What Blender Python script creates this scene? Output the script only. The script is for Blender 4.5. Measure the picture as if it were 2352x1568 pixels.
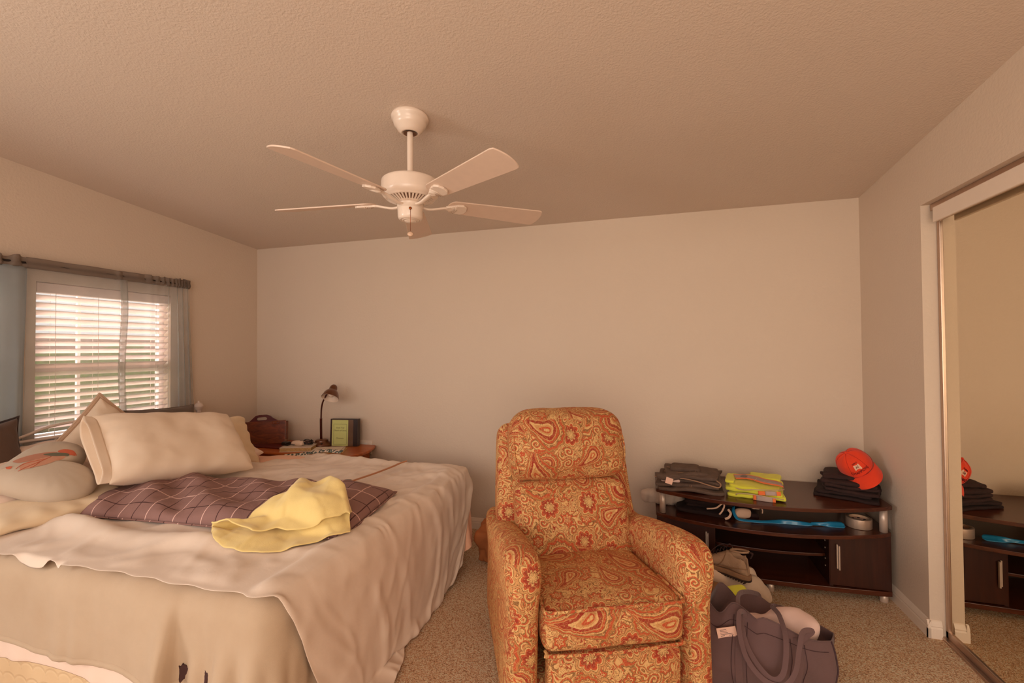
import bpy, bmesh, math, random
import numpy as np
from mathutils import Vector, Matrix
PI = math.pi
random.seed(4); RNG = np.random.default_rng(4)
for o in list(bpy.data.objects): bpy.data.objects.remove(o)
SC = bpy.context.scene; COL = SC.collection

# ---------------------------------------------------------------- camera
def look_cam():
    yaw, pitch, roll = .289126875, .017764061, -.00707672567
    fw = Vector((-math.sin(yaw)*math.cos(pitch), math.cos(yaw)*math.cos(pitch), math.sin(pitch)))
    r = Vector((math.cos(yaw), math.sin(yaw), 0)); u = r.cross(fw)
    r2 = r*math.cos(roll)+u*math.sin(roll); u2 = -r*math.sin(roll)+u*math.cos(roll)
    cd = bpy.data.cameras.new('camera'); co = bpy.data.objects.new('camera', cd); COL.objects.link(co)
    m = Matrix.Identity(4)
    for i in range(3): m[i][0] = r2[i]; m[i][1] = u2[i]; m[i][2] = -fw[i]
    m.translation = (3.42473506, -3.35365134, 1.38); co.matrix_world = m
    cd.sensor_width = 36; cd.lens = 1055.167*36/2352; cd.clip_start = .05; cd.clip_end = 200
    SC.camera = co
look_cam()
# ---------------------------------------------------------------- world, lights, exposure
W = bpy.data.worlds.new('world'); SC.world = W; W.use_nodes = True
wb = W.node_tree.nodes['Background']; wb.inputs[0].default_value = (1.0, .96, .93, 1); wb.inputs[1].default_value = 1.25
def area(name, loc, rot, sx, sy, power, col):
    l = bpy.data.lights.new(name, 'AREA'); l.shape = 'RECTANGLE'; l.size = sx; l.size_y = sy; l.energy = power; l.color = col
    o = bpy.data.objects.new(name, l); COL.objects.link(o); o.location = loc; o.rotation_euler = rot; return o
# daylight from the windows of the window wall, then two fill lights added behind the camera
area('daylight_window', (-1.7, -1.7, 2.75), (0, -PI/2+.62, 0), 1.4, 3.0, 500, (1.0, .97, .95))
area('rear_left_fill', (-.10, -4.0, 1.4), (0, -PI/2+.22, 0), 1.1, 1.1, 52, (1.0, .92, .86))  # added fill light, set in the unseen third window opening
area('warm_rear_fill', (3.6, -5.3, 1.35), (PI/2-.02, 0, -.26), 2.2, 1.5, 50, (1.0, .75, .54))  # added warm fill light behind the camera, no lamp known there
SC.view_settings.view_transform = 'Standard'; SC.view_settings.look = 'None'
SC.view_settings.gamma = 1; SC.view_settings.use_curve_mapping = False; SC.view_settings.exposure = 0.05

# ---------------------------------------------------------------- node helpers
def s2l(c): return tuple(((x/12.92) if x <= .04045 else ((x+.055)/1.055)**2.4) for x in c)
def rgb(r, g, b): return s2l((r/255, g/255, b/255))+(1,)
class NT:
    def __init__(s, name):
        s.mat = bpy.data.materials.new(name); s.mat.use_nodes = True
        s.t = s.mat.node_tree; s.b = s.t.nodes['Principled BSDF']; s.out = s.t.nodes['Material Output']
    def new(s, k, **kw):
        n = s.t.nodes.new(k)
        for a, v in kw.items(): setattr(n, a, v)
        return n
    def put(s, sock, v):
        if isinstance(v, bpy.types.NodeSocket): s.t.links.new(v, sock)
        else: sock.default_value = v
    def m(s, op, a, b=None, c=None):
        n = s.new('ShaderNodeMath', operation=op); s.put(n.inputs[0], a)
        if b is not None: s.put(n.inputs[1], b)
        if c is not None: s.put(n.inputs[2], c)
        return n.outputs[0]
    def v(s, op, a, b=None, scale=None):
        n = s.new('ShaderNodeVectorMath', operation=op); s.put(n.inputs[0], a)
        if b is not None: s.put(n.inputs[1], b)
        if scale is not None: s.put(n.inputs['Scale'], scale)
        return n.outputs['Value'] if op in ('LENGTH', 'DOT_PRODUCT', 'DISTANCE') else n.outputs[0]
    def mix(s, f, a, b):
        n = s.new('ShaderNodeMix', data_type='RGBA'); s.put(n.inputs[0], f); s.put(n.inputs[6], a); s.put(n.inputs[7], b); return n.outputs[2]
    def coord(s, which='Object'): return s.new('ShaderNodeTexCoord').outputs[which]
    def noise(s, vec, scale, detail=2, rough=.5, dist=0, dim='3D'):
        n = s.new('ShaderNodeTexNoise', noise_dimensions=dim); s.put(n.inputs['Vector'], vec)
        n.inputs['Scale'].default_value = scale; n.inputs['Detail'].default_value = detail
        n.inputs['Roughness'].default_value = rough; n.inputs['Distortion'].default_value = dist
        return n.outputs['Fac'], n.outputs['Color']
    def ramp(s, f, stops, interp='LINEAR'):
        n = s.new('ShaderNodeValToRGB'); s.put(n.inputs[0], f); r = n.color_ramp; r.interpolation = interp
        while len(r.elements) < len(stops): r.elements.new(.5)
        for e, (p, c) in zip(r.elements, stops): e.position = p; e.color = c
        return n.outputs[0]
    def bump(s, h, strength, dist=.01, normal=None):
        n = s.new('ShaderNodeBump'); s.put(n.inputs['Height'], h); n.inputs['Strength'].default_value = strength
        n.inputs['Distance'].default_value = dist
        if normal is not None: s.t.links.new(normal, n.inputs['Normal'])
        return n.outputs[0]
    def set(s, **kw):
        for k, v in kw.items(): s.put(s.b.inputs[k.replace('_', ' ')], v)
        return s.mat
def plain(name, c, rough=.6, metal=0, var=.06, vs=30, bump=0, bs=200, coat=0, sheen=0, bd=.003):
    n = NT(name); co = n.coord(); f, _ = n.noise(co, vs, 3)
    base = rgb(*c) if max(c) > 1.01 else tuple(c)+(1,)
    dark = tuple(x*(1-var*2.2) for x in base[:3])+(1,)
    n.set(Base_Color=n.mix(f, dark, tuple(min(1, x*(1+var)) for x in base[:3])+(1,)), Roughness=rough, Metallic=metal)
    n.b.inputs['Coat Weight'].default_value = coat; n.b.inputs['Sheen Weight'].default_value = sheen
    if bump:
        h, _ = n.noise(co, bs, 2); n.set(Normal=n.bump(h, bump, bd))
    return n.mat
def fabric(name, c, stain=.10, weave=900, rough=.9, wr=0.25, sheen=.15, bd=.004):
    n = NT(name); co = n.coord(); f, _ = n.noise(co, 4, 4, .6); f2, _ = n.noise(co, weave, 1)
    b = rgb(*c); d = tuple(x*y for x, y in zip(b[:3], (1-stain*1.3, 1-stain*1.8, 1-stain*2.4)))+(1,)
    base = n.mix(n.m('MULTIPLY', n.m('SUBTRACT', f, .35), 2.0), b, d)
    n.set(Base_Color=base, Roughness=rough); n.b.inputs['Sheen Weight'].default_value = sheen
    h, _ = n.noise(co, 16, 4, .6, .6); hh = n.m('ADD', n.m('MULTIPLY', h, wr), n.m('MULTIPLY', f2, .05))
    n.set(Normal=n.bump(hh, .7, bd*3)); return n.mat
def wood(name, c1, c2, axis='X', scale=7, rough=.35, bump=.05, spec=.5):
    n = NT(name); co = n.coord(); mp = n.new('ShaderNodeMapping'); n.put(mp.inputs[0], co)
    k = [22, 22, 22]; k['XYZ'.index(axis)] = 1.6; mp.inputs['Scale'].default_value = k
    f, _ = n.noise(mp.outputs[0], scale/7, 5, .65, 1.2)
    n.set(Base_Color=n.ramp(f, [(.3, rgb(*c1)), (.7, rgb(*c2))]), Roughness=rough, Normal=n.bump(f, bump, .002))
    n.b.inputs['Specular IOR Level'].default_value = spec
    return n.mat

# ---------------------------------------------------------------- materials
M = {}
def wall_mat(name, c, scale, strength, dist, rough=.85):
    n = NT(name); co = n.coord(); h, _ = n.noise(co, scale, 3, .55, .3); h2, _ = n.noise(co, 2.5, 3)
    b = rgb(*c); n.set(Base_Color=n.mix(h2, tuple(x*.96 for x in b[:3])+(1,), b), Roughness=rough, Normal=n.bump(h, strength, dist))
    return n.mat
M['wall'] = wall_mat('wall paint orange peel', (218, 198, 178), 75, .35, .004)
M['ceil'] = wall_mat('ceiling knockdown texture', (214, 195, 178), 110, .55, .0045)
M['trim'] = plain('white trim paint', (236, 218, 200), .45, var=.02)
def carpet():
    n = NT('brown frieze carpet'); co = n.coord(); v = n.new('ShaderNodeTexVoronoi', feature='F1'); n.put(v.inputs['Vector'], n.v('ADD', co, n.v('SCALE', n.noise(co, 120, 1)[1], scale=.012)))
    v.inputs['Scale'].default_value = 210
    f, _ = n.noise(co, 170, 2, .7); g, _ = n.noise(co, 3, 3)
    mixv = n.m('ADD', n.m('MULTIPLY', f, .75), n.m('MULTIPLY', v.outputs['Color'], .22))
    c = n.ramp(mixv, [(.30, rgb(156, 110, 78)), (.46, rgb(242, 190, 144)), (.60, rgb(255, 244, 212))])
    c = n.mix(n.m('MULTIPLY', g, .25), c, rgb(200, 150, 112))
    n.set(Base_Color=c, Roughness=1.0, Normal=n.bump(mixv, 1.0, .02)); return n.mat
M['carpet'] = carpet()
M['white'] = plain('fan white enamel', (236, 216, 198), .32, var=.02, coat=.3)
M['blade'] = plain('fan blade laminate', (226, 200, 180), .45, var=.03)
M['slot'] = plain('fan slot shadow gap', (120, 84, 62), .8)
M['brass'] = plain('aged brass', (150, 80, 40), .35, metal=1)
M['clear'] = plain('cream plastic pull', (214, 178, 150), .3)
M['frame'] = plain('window vinyl', (232, 222, 214), .4, var=.02)
M['alu'] = plain('brushed champagne metal', (196, 170, 152), .33, metal=.9, var=.05)
M['silver'] = plain('silver painted tube', (206, 184, 168), .35, metal=.3, var=.05)
M['expresso'] = wood('espresso wood laminate', (58, 25, 15), (92, 46, 28), 'X', rough=.26)
M['expresso_v'] = wood('espresso wood laminate upright', (44, 17, 10), (66, 30, 19), 'Z', rough=.34)
M['darkback'] = plain('dark hardboard', (26, 12, 8), .6)
def mirror():
    n = NT('mirror glass'); f, _ = n.noise(n.coord(), 3, 2)
    n.set(Base_Color=rgb(236, 226, 206), Metallic=1.0, Roughness=n.m('MULTIPLY', f, .012)); return n.mat
M['mirror'] = mirror()
def glass(name, c=(1, 1, 1), rough=0.02, t=.9):
    n = NT(name); g = n.new('ShaderNodeBsdfGlossy'); g.inputs['Roughness'].default_value = rough
    tr = n.new('ShaderNodeBsdfTransparent'); tr.inputs[0].default_value = tuple(c)+(1,)
    mx = n.new('ShaderNodeMixShader'); mx.inputs[0].default_value = 1-t; n.t.links.new(tr.outputs[0], mx.inputs[1]); n.t.links.new(g.outputs[0], mx.inputs[2])
    n.t.links.new(mx.outputs[0], n.out.inputs[0]); return n.mat
M['glass'] = glass('window glass', t=.94)
M['sleeve'] = glass('clear vinyl sleeve', (.97, .97, .95), .12, .94)
def sheer(name, c, dens, trc):
    n = NT(name); co = n.coord(); tr = n.new('ShaderNodeBsdfTransparent'); tl = n.new('ShaderNodeBsdfTranslucent'); df = n.new('ShaderNodeBsdfDiffuse')
    tl.inputs[0].default_value = rgb(*trc); df.inputs[0].default_value = rgb(*c)
    a = n.new('ShaderNodeMixShader'); a.inputs[0].default_value = .5; n.t.links.new(tl.outputs[0], a.inputs[1]); n.t.links.new(df.outputs[0], a.inputs[2])
    b = n.new('ShaderNodeMixShader'); f, _ = n.noise(co, 9, 2)
    lw = n.new('ShaderNodeLayerWeight'); lw.inputs[0].default_value = .35
    n.put(b.inputs[0], n.m('ADD', n.m('ADD', dens-.05, n.m('MULTIPLY', f, .1)), n.m('MULTIPLY', lw.outputs['Facing'], .35)))
    n.t.links.new(tr.outputs[0], b.inputs[1]); n.t.links.new(a.outputs[0], b.inputs[2]); n.t.links.new(b.outputs[0], n.out.inputs[0]); return n.mat
M['sheer'] = sheer('sheer grey voile', (190, 194, 194), .22, (210, 214, 214))
M['sheer2'] = sheer('denser grey voile', (180, 188, 192), .70, (214, 220, 220))
M['hemv'] = sheer('doubled voile hem', (180, 178, 172), .40, (200, 198, 192))
M['sheerh'] = sheer('gathered voile heading', (168, 152, 140), .62, (170, 156, 146))
def slat():
    n = NT('white blind slat'); tl = n.new('ShaderNodeBsdfTranslucent'); tl.inputs[0].default_value = rgb(240, 214, 204); mx = n.new('ShaderNodeMixShader'); mx.inputs[0].default_value = .25
    n.set(Base_Color=rgb(238, 222, 214), Roughness=.45); n.t.links.new(n.b.outputs[0], mx.inputs[1]); n.t.links.new(tl.outputs[0], mx.inputs[2]); n.t.links.new(mx.outputs[0], n.out.inputs[0]); return n.mat
M['slat'] = slat()
M['grass'] = plain('lawn', (150, 160, 84), .9, var=.3, vs=8)
M['leaf'] = plain('hedge leaves', (128, 146, 78), .8, var=.35, vs=12)
M['pave'] = plain('pink driveway', (226, 176, 160), .9, var=.1, vs=5)
M['stucco'] = plain('neighbour stucco', (236, 214, 200), .9, var=.05)
M['rooft'] = plain('neighbour roof', (178, 140, 124), .9, var=.1)
M['sheet'] = fabric('ivory cotton sheet', (228, 208, 190), .05, bd=.002)
M['fleece'] = fabric('cream fleece', (188, 164, 138), .09, weave=420, bd=.002, wr=.2, sheen=.1)
M['peach'] = fabric('peach sheet', (244, 190, 158), .05, bd=.002)
M['mattress'] = fabric('quilted cream ticking', (232, 202, 160), .10, wr=.1)
def quilt():
    n = NT('quilted box spring ticking'); co = n.coord('UV'); sx = n.new('ShaderNodeSeparateXYZ'); n.put(sx.inputs[0], co)
    x = n.m('MULTIPLY', sx.outputs[0], 1/.07); y = n.m('MULTIPLY', sx.outputs[1], 1/.055)
    fl = n.m('FLOOR', y); xo = n.m('SUBTRACT', n.m('FRACT', n.m('ADD', x, n.m('MULTIPLY', fl, .5))), .5); yo = n.m('FRACT', y)
    r = n.m('SQRT', n.m('ADD', n.m('MULTIPLY', xo, xo), n.m('MULTIPLY', yo, yo)))
    line = n.m('ABSOLUTE', n.m('SUBTRACT', r, .52)); h = n.m('MINIMUM', n.m('MULTIPLY', line, 8), 1)
    f, _ = n.noise(n.coord(), 5, 3)
    n.set(Base_Color=n.mix(f, rgb(232, 204, 164), rgb(206, 172, 132)), Roughness=.85, Normal=n.bump(h, .45, .005)); return n.mat
M['quilt'] = quilt()
M['pillow'] = fabric('cream pillowcase', (242, 220, 196), .08, bd=.0012)
M['pillow_w'] = fabric('white pillowcase', (240, 214, 196), .06, bd=.002)
M['pillow_y'] = fabric('butter yellow pillowcase', (232, 208, 174), .06, bd=.002)
M['hem'] = fabric('pillowcase trim', (216, 184, 158), .06)
M['heartc'] = fabric('pale grey cushion cotton', (196, 178, 158), .09, bd=.0015)
M['darkc'] = fabric('dark charcoal cushion', (92, 66, 50), .08)
M['blackc'] = fabric('black cushion flange', (52, 36, 32), .05)
M['greyc'] = fabric('olive grey cushion', (112, 96, 84), .06)
M['yellow'] = fabric('yellow microfibre', (236, 210, 138), .07, weave=500, wr=.12, sheen=.3)
M['metalw'] = plain('white painted iron', (226, 206, 192), .4)
M['oak'] = wood('orange oak', (150, 70, 26), (196, 108, 50), 'X')
M['box'] = wood('dark stained oak box', (74, 28, 10), (142, 68, 28), 'X', scale=8, bump=.1)
M['redwood'] = plain('red brown stained wood', (92, 22, 16), .35, var=.1)
M['black'] = plain('black plastic', (22, 14, 14), .35)
M['vinyl'] = plain('dark brown vinyl binder', (44, 24, 20), .35)
M['vinyl2'] = plain('brown inner vinyl', (118, 84, 66), .4)
M['greenp'] = plain('pale green paper', (226, 232, 156), .7, var=.02)
M['ink'] = plain('dark ink', (70, 78, 50), .7)
M['paper'] = plain('printed paper', (216, 196, 178), .6, var=.04)
M['pages'] = plain('page edges', (206, 168, 110), .8, var=.25, vs=90)
M['lampm'] = plain('brown lacquer lamp', (104, 56, 26), .28, var=.12, vs=14, metal=.3, coat=.5)
M['lampd'] = plain('dark bronze stem', (74, 26, 16), .3, metal=.4)
M['lampi'] = plain('white lamp lining', (228, 202, 180), .35)
M['bulb'] = plain('white bulb glass', (240, 216, 196), .2)
M['skin'] = plain('tan leather strap', (190, 128, 88), .5)
def denim(name, c, c2):
    n = NT(name); co = n.coord(); f, _ = n.noise(co, 14, 4, .7, .5); g, _ = n.noise(co, 700, 1); h, _ = n.noise(co, 30, 4, .6, 1)
    n.set(Base_Color=n.mix(n.m('ADD', n.m('MULTIPLY', f, .8), n.m('MULTIPLY', g, .25)), rgb(*c), rgb(*c2)), Roughness=.9, Normal=n.bump(n.m('ADD', h, n.m('MULTIPLY', g, .15)), .6, .01)); return n.mat
M['denim'] = denim('faded dark denim', (48, 38, 36), (128, 104, 90)); M['denimd'] = denim('black denim', (20, 9, 9), (62, 32, 26))
M['denimb'] = denim('deep brown black cloth', (20, 6, 5), (46, 20, 16))
M['stitch'] = plain('tan seam stitching', (170, 134, 108), .8)
M['hivis'] = fabric('high visibility yellow mesh', (226, 226, 70), .05, weave=600, wr=.3)
M['orange'] = fabric('orange webbing', (240, 120, 60), .04); M['reflect'] = plain('grey reflective tape', (168, 144, 134), .5)
M['vestedge'] = plain('beige binding', (200, 170, 140), .8)
M['cap'] = fabric('red orange cap cotton', (232, 62, 24), .10, weave=700, wr=.12)
M['capd'] = plain('dark embroidery', (90, 10, 16), .8); M['caps'] = plain('dark orange stitching', (176, 34, 12), .8); M['capw'] = plain('cream embroidery', (240, 190, 160), .8)
M['towel'] = fabric('grey towelling', (196, 176, 160), .06, weave=420, wr=.3)
M['string'] = plain('beige cotton tape', (226, 184, 156), .8)
M['blue'] = plain('blue plastic', (40, 132, 176), .3, var=.04, coat=.3)
M['tape'] = plain('silver duct tape', (186, 158, 138), .38, metal=.5); M['core'] = plain('printed card core', (214, 176, 142), .7, var=.15, vs=90)
M['shoe'] = denim('brown suede', (132, 104, 80), (186, 150, 120)); M['sole'] = plain('dark rubber sole', (54, 34, 24), .8, bump=.6, bs=300); M['sole2'] = denim('brown midsole', (112, 82, 58), (164, 124, 92))
M['heather'] = fabric('heather taupe marl', (228, 202, 178), .12, weave=350, wr=.35); M['leather'] = denim('tan brown work boot leather', (116, 80, 54), (176, 132, 90))
M['bag'] = fabric('grey purple canvas', (108, 82, 82), .12, weave=800, wr=.35); M['bagd'] = fabric('canvas lining', (72, 46, 46), .10)
M['bagseam'] = plain('dark canvas binding', (70, 44, 48), .8)
M['shirt'] = fabric('pale pink shirt', (232, 200, 190), .05)
M['kraft'] = plain('brown paper', (168, 96, 48), .8, var=.2, vs=9)
M['card'] = plain('white card', (250, 206, 186), .7, var=.02)

def paisley():
    n = NT('paisley chenille upholstery'); uv0 = n.coord('UV')
    wob = n.v('SCALE', n.v('SUBTRACT', n.noise(uv0, 22, 2)[1], (.5, .5, .5)), scale=.020)
    uv = n.v('ADD', uv0, wob)
    cream, tan, gold, rust, brick, olive, dark = rgb(220, 178, 116), rgb(200, 146, 88), rgb(176, 118, 62), rgb(186, 74, 38), rgb(150, 42, 24), rgb(128, 92, 50), rgb(104, 52, 22)
    def cells(scale, rnd, off):
        vn = n.new('ShaderNodeTexVoronoi', feature='F1', voronoi_dimensions='2D'); p = n.v('SCALE', n.v('ADD', uv, off), scale=scale)
        n.put(vn.inputs['Vector'], p); vn.inputs['Scale'].default_value = 1; vn.inputs['Randomness'].default_value = rnd
        q = n.v('SUBTRACT', p, vn.outputs['Position']); sep = n.new('ShaderNodeSeparateColor'); n.put(sep.inputs[0], vn.outputs['Color'])
        return q, sep.outputs[0], sep.outputs[1]
    def xy(q):
        s = n.new('ShaderNodeSeparateXYZ'); n.put(s.inputs[0], q); return s.outputs[0], s.outputs[1]
    def polar(x, y): return n.m('SQRT', n.m('ADD', n.m('MULTIPLY', x, x), n.m('MULTIPLY', y, y))), n.m('ARCTAN2', y, x)
    # ground: flowing scroll contour lines
    f, _ = n.noise(uv, 11, 1.2, .5, 1.6); k = n.m('FRACT', n.m('MULTIPLY', f, 11))
    f3, _ = n.noise(uv, 26, 1, .5, 1.0); k3 = n.m('FRACT', n.m('MULTIPLY', f3, 5))
    g1 = n.ramp(k, [(0, olive), (.10, cream), (.50, tan), (.58, rust), (.80, gold), (.90, olive)], 'CONSTANT')
    g2 = n.ramp(k3, [(0, cream), (.30, tan), (.45, brick), (.62, cream), (.86, olive)], 'CONSTANT')
    sel, _ = n.noise(uv, 7, 1); ground = n.mix(n.m('GREATER_THAN', sel, .52), g1, g2)
    # small flowers and curls
    q, ra, rb = cells(13.5, .85, (3.1, 1.7, 0)); x, y = xy(q); r, th = polar(x, y)
    spiral = n.m('FRACT', n.m('SUBTRACT', n.m('MULTIPLY', r, 5.2), n.m('DIVIDE', th, 2*PI)))
    pet = n.m('ADD', r, n.m('MULTIPLY', n.m('COSINE', n.m('MULTIPLY', th, 6)), .05))
    flower = n.ramp(n.m('MULTIPLY', pet, 2), [(0, cream), (.12, brick), (.24, cream), (.36, rust), (.60, olive)], 'CONSTANT')
    curl = n.ramp(spiral, [(0, rust), (.35, cream), (.75, olive)], 'CONSTANT')
    small = n.mix(n.m('GREATER_THAN', ra, .5), flower, curl)
    base = n.mix(n.m('LESS_THAN', pet, .34), ground, small)
    # medium lotus blossoms
    q, ra, rb = cells(6.6, .8, (7.3, 5.2, 0)); x, y = xy(q); r, th = polar(x, y)
    th = n.m('ADD', th, n.m('MULTIPLY', ra, 6.28)); sc = n.m('ABSOLUTE', n.m('SINE', n.m('MULTIPLY', th, 4.5)))
    d = n.m('SUBTRACT', r, n.m('MULTIPLY', sc, .075))
    lotus = n.ramp(n.m('MULTIPLY', d, 2.4), [(0, cream), (.07, olive), (.13, cream), (.2, brick), (.40, rust), (.52, cream), (.60, olive), (.64, tan), (.76, olive)], 'CONSTANT')
    base = n.mix(n.m('MULTIPLY', n.m('LESS_THAN', d, .33), n.m('GREATER_THAN', rb, .35)), base, lotus)
    # large teardrops with a curled tail
    def tear(scale, off, base, thr):
        q, ra, rb = cells(scale, .7, off); x, y = xy(q)
        a = n.m('ADD', n.m('MULTIPLY', ra, 5.0), .6); ca, sa = n.m('COSINE', a), n.m('SINE', a)
        X = n.m('ADD', n.m('MULTIPLY', x, ca), n.m('MULTIPLY', y, sa)); Y = n.m('SUBTRACT', n.m('MULTIPLY', y, ca), n.m('MULTIPLY', x, sa))
        Y = n.m('ADD', Y, .12); bend = n.m('MULTIPLY', n.m('MULTIPLY', n.m('MAXIMUM', Y, -.1), n.m('MAXIMUM', Y, -.1)), 1.35); X2 = n.m('SUBTRACT', X, bend)
        wid = n.m('MAXIMUM', n.m('SUBTRACT', 1, n.m('MULTIPLY', n.m('MAXIMUM', Y, 0), 1.75)), .12)
        Xs = n.m('DIVIDE', X2, wid); Yd = n.m('MINIMUM', Y, 0); Yu = n.m('MULTIPLY', n.m('MAXIMUM', Y, 0), .34)
        d = n.m('SQRT', n.m('ADD', n.m('MULTIPLY', Xs, Xs), n.m('ADD', n.m('MULTIPLY', Yd, Yd), n.m('MULTIPLY', Yu, Yu))))
        th = n.m('ARCTAN2', n.m('ADD', Yd, Yu), Xs); dd = n.m('ADD', d, n.m('MULTIPLY', n.m('ABSOLUTE', n.m('SINE', n.m('MULTIPLY', th, 7))), n.m('MULTIPLY', n.m('GREATER_THAN', d, .22), .022)))
        beads = n.m('GREATER_THAN', n.m('SINE', n.m('MULTIPLY', n.m('ADD', th, n.m('MULTIPLY', Y, 3)), 26)), .3)
        body = n.ramp(n.m('MULTIPLY', dd, 3), [(0, cream), (.07, rust), (.13, tan), (.20, cream), (.27, brick), (.40, tan), (.44, rust), (.52, olive), (.55, cream), (.60, tan), (.66, cream), (.70, olive), (.74, rust), (.84, gold), (.90, olive)], 'CONSTANT')
        inb = n.m('MULTIPLY', n.m('MULTIPLY', n.m('GREATER_THAN', dd, .2), n.m('LESS_THAN', dd, .22)), beads)
        body = n.mix(inb, body, olive)
        return n.mix(n.m('MULTIPLY', n.m('LESS_THAN', dd, .31), n.m('GREATER_THAN', rb, thr)), base, body)
    base = tear(4.9, (11.2, 2.3, 0), base, .3)
    base = tear(3.3, (1.7, 9.1, 0), base, .12)
    hue, _ = n.noise(uv0, 3.0, 2); base = n.mix(n.m('MULTIPLY', hue, .22), base, rust)
    fl, _ = n.noise(uv, 34, 2, .5, 1.2); fk = n.m('FRACT', n.m('MULTIPLY', fl, 7)); base = n.mix(n.m('MULTIPLY', n.m('LESS_THAN', fk, .20), .50), base, olive)
    fl2, _ = n.noise(uv, 48, 1, .5, .8); fk2 = n.m('FRACT', n.m('MULTIPLY', fl2, 6)); base = n.mix(n.m('MULTIPLY', n.m('LESS_THAN', fk2, .16), .40), base, cream)
    g, _ = n.noise(uv0, 900, 1); lum = n.new('ShaderNodeRGBToBW'); n.put(lum.inputs[0], base)
    n.set(Base_Color=base, Roughness=.85, Normal=n.bump(n.m('ADD', n.m('MULTIPLY', g, .4), lum.outputs[0]), .45, .003))
    n.b.inputs['Sheen Weight'].default_value = .25; n.b.inputs['Sheen Tint'].default_value = rgb(240, 170, 100)
    return n.mat
M['paisley'] = paisley()
M['piping'] = M['paisley']

# ---------------------------------------------------------------- mesh helpers
def mesh_obj(name, verts, faces, mat, parent=None, smooth=True, world=False, uv=None, loc=None, mw=None):
    me = bpy.data.meshes.new(name); V = [tuple(map(float, v)) for v in verts]
    o = bpy.data.objects.new(name, me); COL.objects.link(o)
    if parent is not None:
        o.parent = parent
        if world:
            inv = wmat(parent).inverted(); V = [tuple(inv @ Vector(v)) for v in V]
    elif mw is not None: o.matrix_basis = mw
    elif loc is not None:
        o.location = loc; V = [(v[0]-loc[0], v[1]-loc[1], v[2]-loc[2]) for v in V]
    me.from_pydata(V, [], [tuple(map(int, f)) for f in faces])
    if isinstance(mat, (list, tuple)):
        for m_ in mat: me.materials.append(m_)
    elif mat is not None: me.materials.append(mat)
    if smooth: me.polygons.foreach_set('use_smooth', [True]*len(me.polygons))
    if uv is not None:
        l = me.uv_layers.new(name='UV'); idx = np.empty(len(me.loops), int); me.loops.foreach_get('vertex_index', idx)
        l.data.foreach_set('uv', np.asarray(uv, float)[idx].ravel())
    me.update(); return o
def wmat(o):
    m = o.matrix_basis.copy()
    while o.parent: o = o.parent; m = o.matrix_basis @ m
    return m
def merge(*parts):
    V = []; F = []; n = 0
    for v, f in parts:
        v = [tuple(x) for x in v]; V += v; F += [tuple(i+n for i in q) for q in f]; n += len(v)
    return V, F
def box_uv(o, scale=1.0):
    me = o.data; l = me.uv_layers.new(name='UV') if not me.uv_layers else me.uv_layers[0]
    for p in me.polygons:
        nx, ny, nz = (abs(c) for c in p.normal)
        for li in p.loop_indices:
            c = me.vertices[me.loops[li].vertex_index].co
            if nx >= ny and nx >= nz: u = (c.y+3, c.z)
            elif ny >= nz: u = (c.x, c.z)
            else: u = (c.x, c.y+7)
            l.data[li].uv = (u[0]*scale, u[1]*scale)
def subsurf(o, lv=1):
    m = o.modifiers.new('subdivision', 'SUBSURF'); m.levels = lv; m.render_levels = lv
def solid(o, t, off=-1):
    m = o.modifiers.new('thickness', 'SOLIDIFY'); m.thickness = t; m.offset = off
def bevel(o, w, seg=2):
    m = o.modifiers.new('bevel', 'BEVEL'); m.width = w; m.segments = seg; m.limit_method = 'ANGLE'; m.angle_limit = .6
def wn(o):
    for p in o.data.polygons: p.use_smooth = False
def boxg(x0, x1, y0, y1, z0, z1):
    v = [(x, y, z) for x in (x0, x1) for y in (y0, y1) for z in (z0, z1)]
    return v, [(0, 1, 3, 2), (4, 6, 7, 5), (0, 4, 5, 1), (2, 3, 7, 6), (0, 2, 6, 4), (1, 5, 7, 3)]
def boxo(name, b, mat, parent=None, bev=.003, world=True, seg=2):
    v, f = boxg(*b); o = mesh_obj(name, v, f, mat, parent, False, world, loc=None if parent else ((b[0]+b[1])/2, (b[2]+b[3])/2, b[4]))
    if bev: bevel(o, bev, seg)
    return o
def grid_faces(nu, nv, wrapu=False, wrapv=False, flip=False):
    F = []
    for j in range(nv-(0 if wrapv else 1)):
        for i in range(nu-(0 if wrapu else 1)):
            a = j*nu+i; b = j*nu+(i+1) % nu; c = ((j+1) % nv)*nu+(i+1) % nu; d = ((j+1) % nv)*nu+i
            F.append((a, d, c, b) if flip else (a, b, c, d))
    return F
def lathe(prof, n=32, c=(0, 0, 0), axis=None):
    V = []
    for r, z in prof:
        for k in range(n): a = 2*PI*k/n; V.append((c[0]+r*math.cos(a), c[1]+r*math.sin(a), c[2]+z))
    return V, grid_faces(n, len(prof), wrapu=True)
def smooth_path(pts, n=8, closed=False):
    P = [Vector(p) for p in pts]; out = []; L = len(P); rng = range(L if closed else L-1)
    for i in rng:
        p0 = P[(i-1) % L] if closed or i > 0 else P[0]*2-P[1]; p1 = P[i]; p2 = P[(i+1) % L]
        p3 = P[(i+2) % L] if closed or i+2 < L else P[-1]*2-P[-2]
        for k in range(n):
            t = k/n; out.append(.5*((2*p1)+(-p0+p2)*t+(2*p0-5*p1+4*p2-p3)*t*t+(-p0+3*p1-3*p2+p3)*t**3))
    if not closed: out.append(P[-1])
    return out
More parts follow.
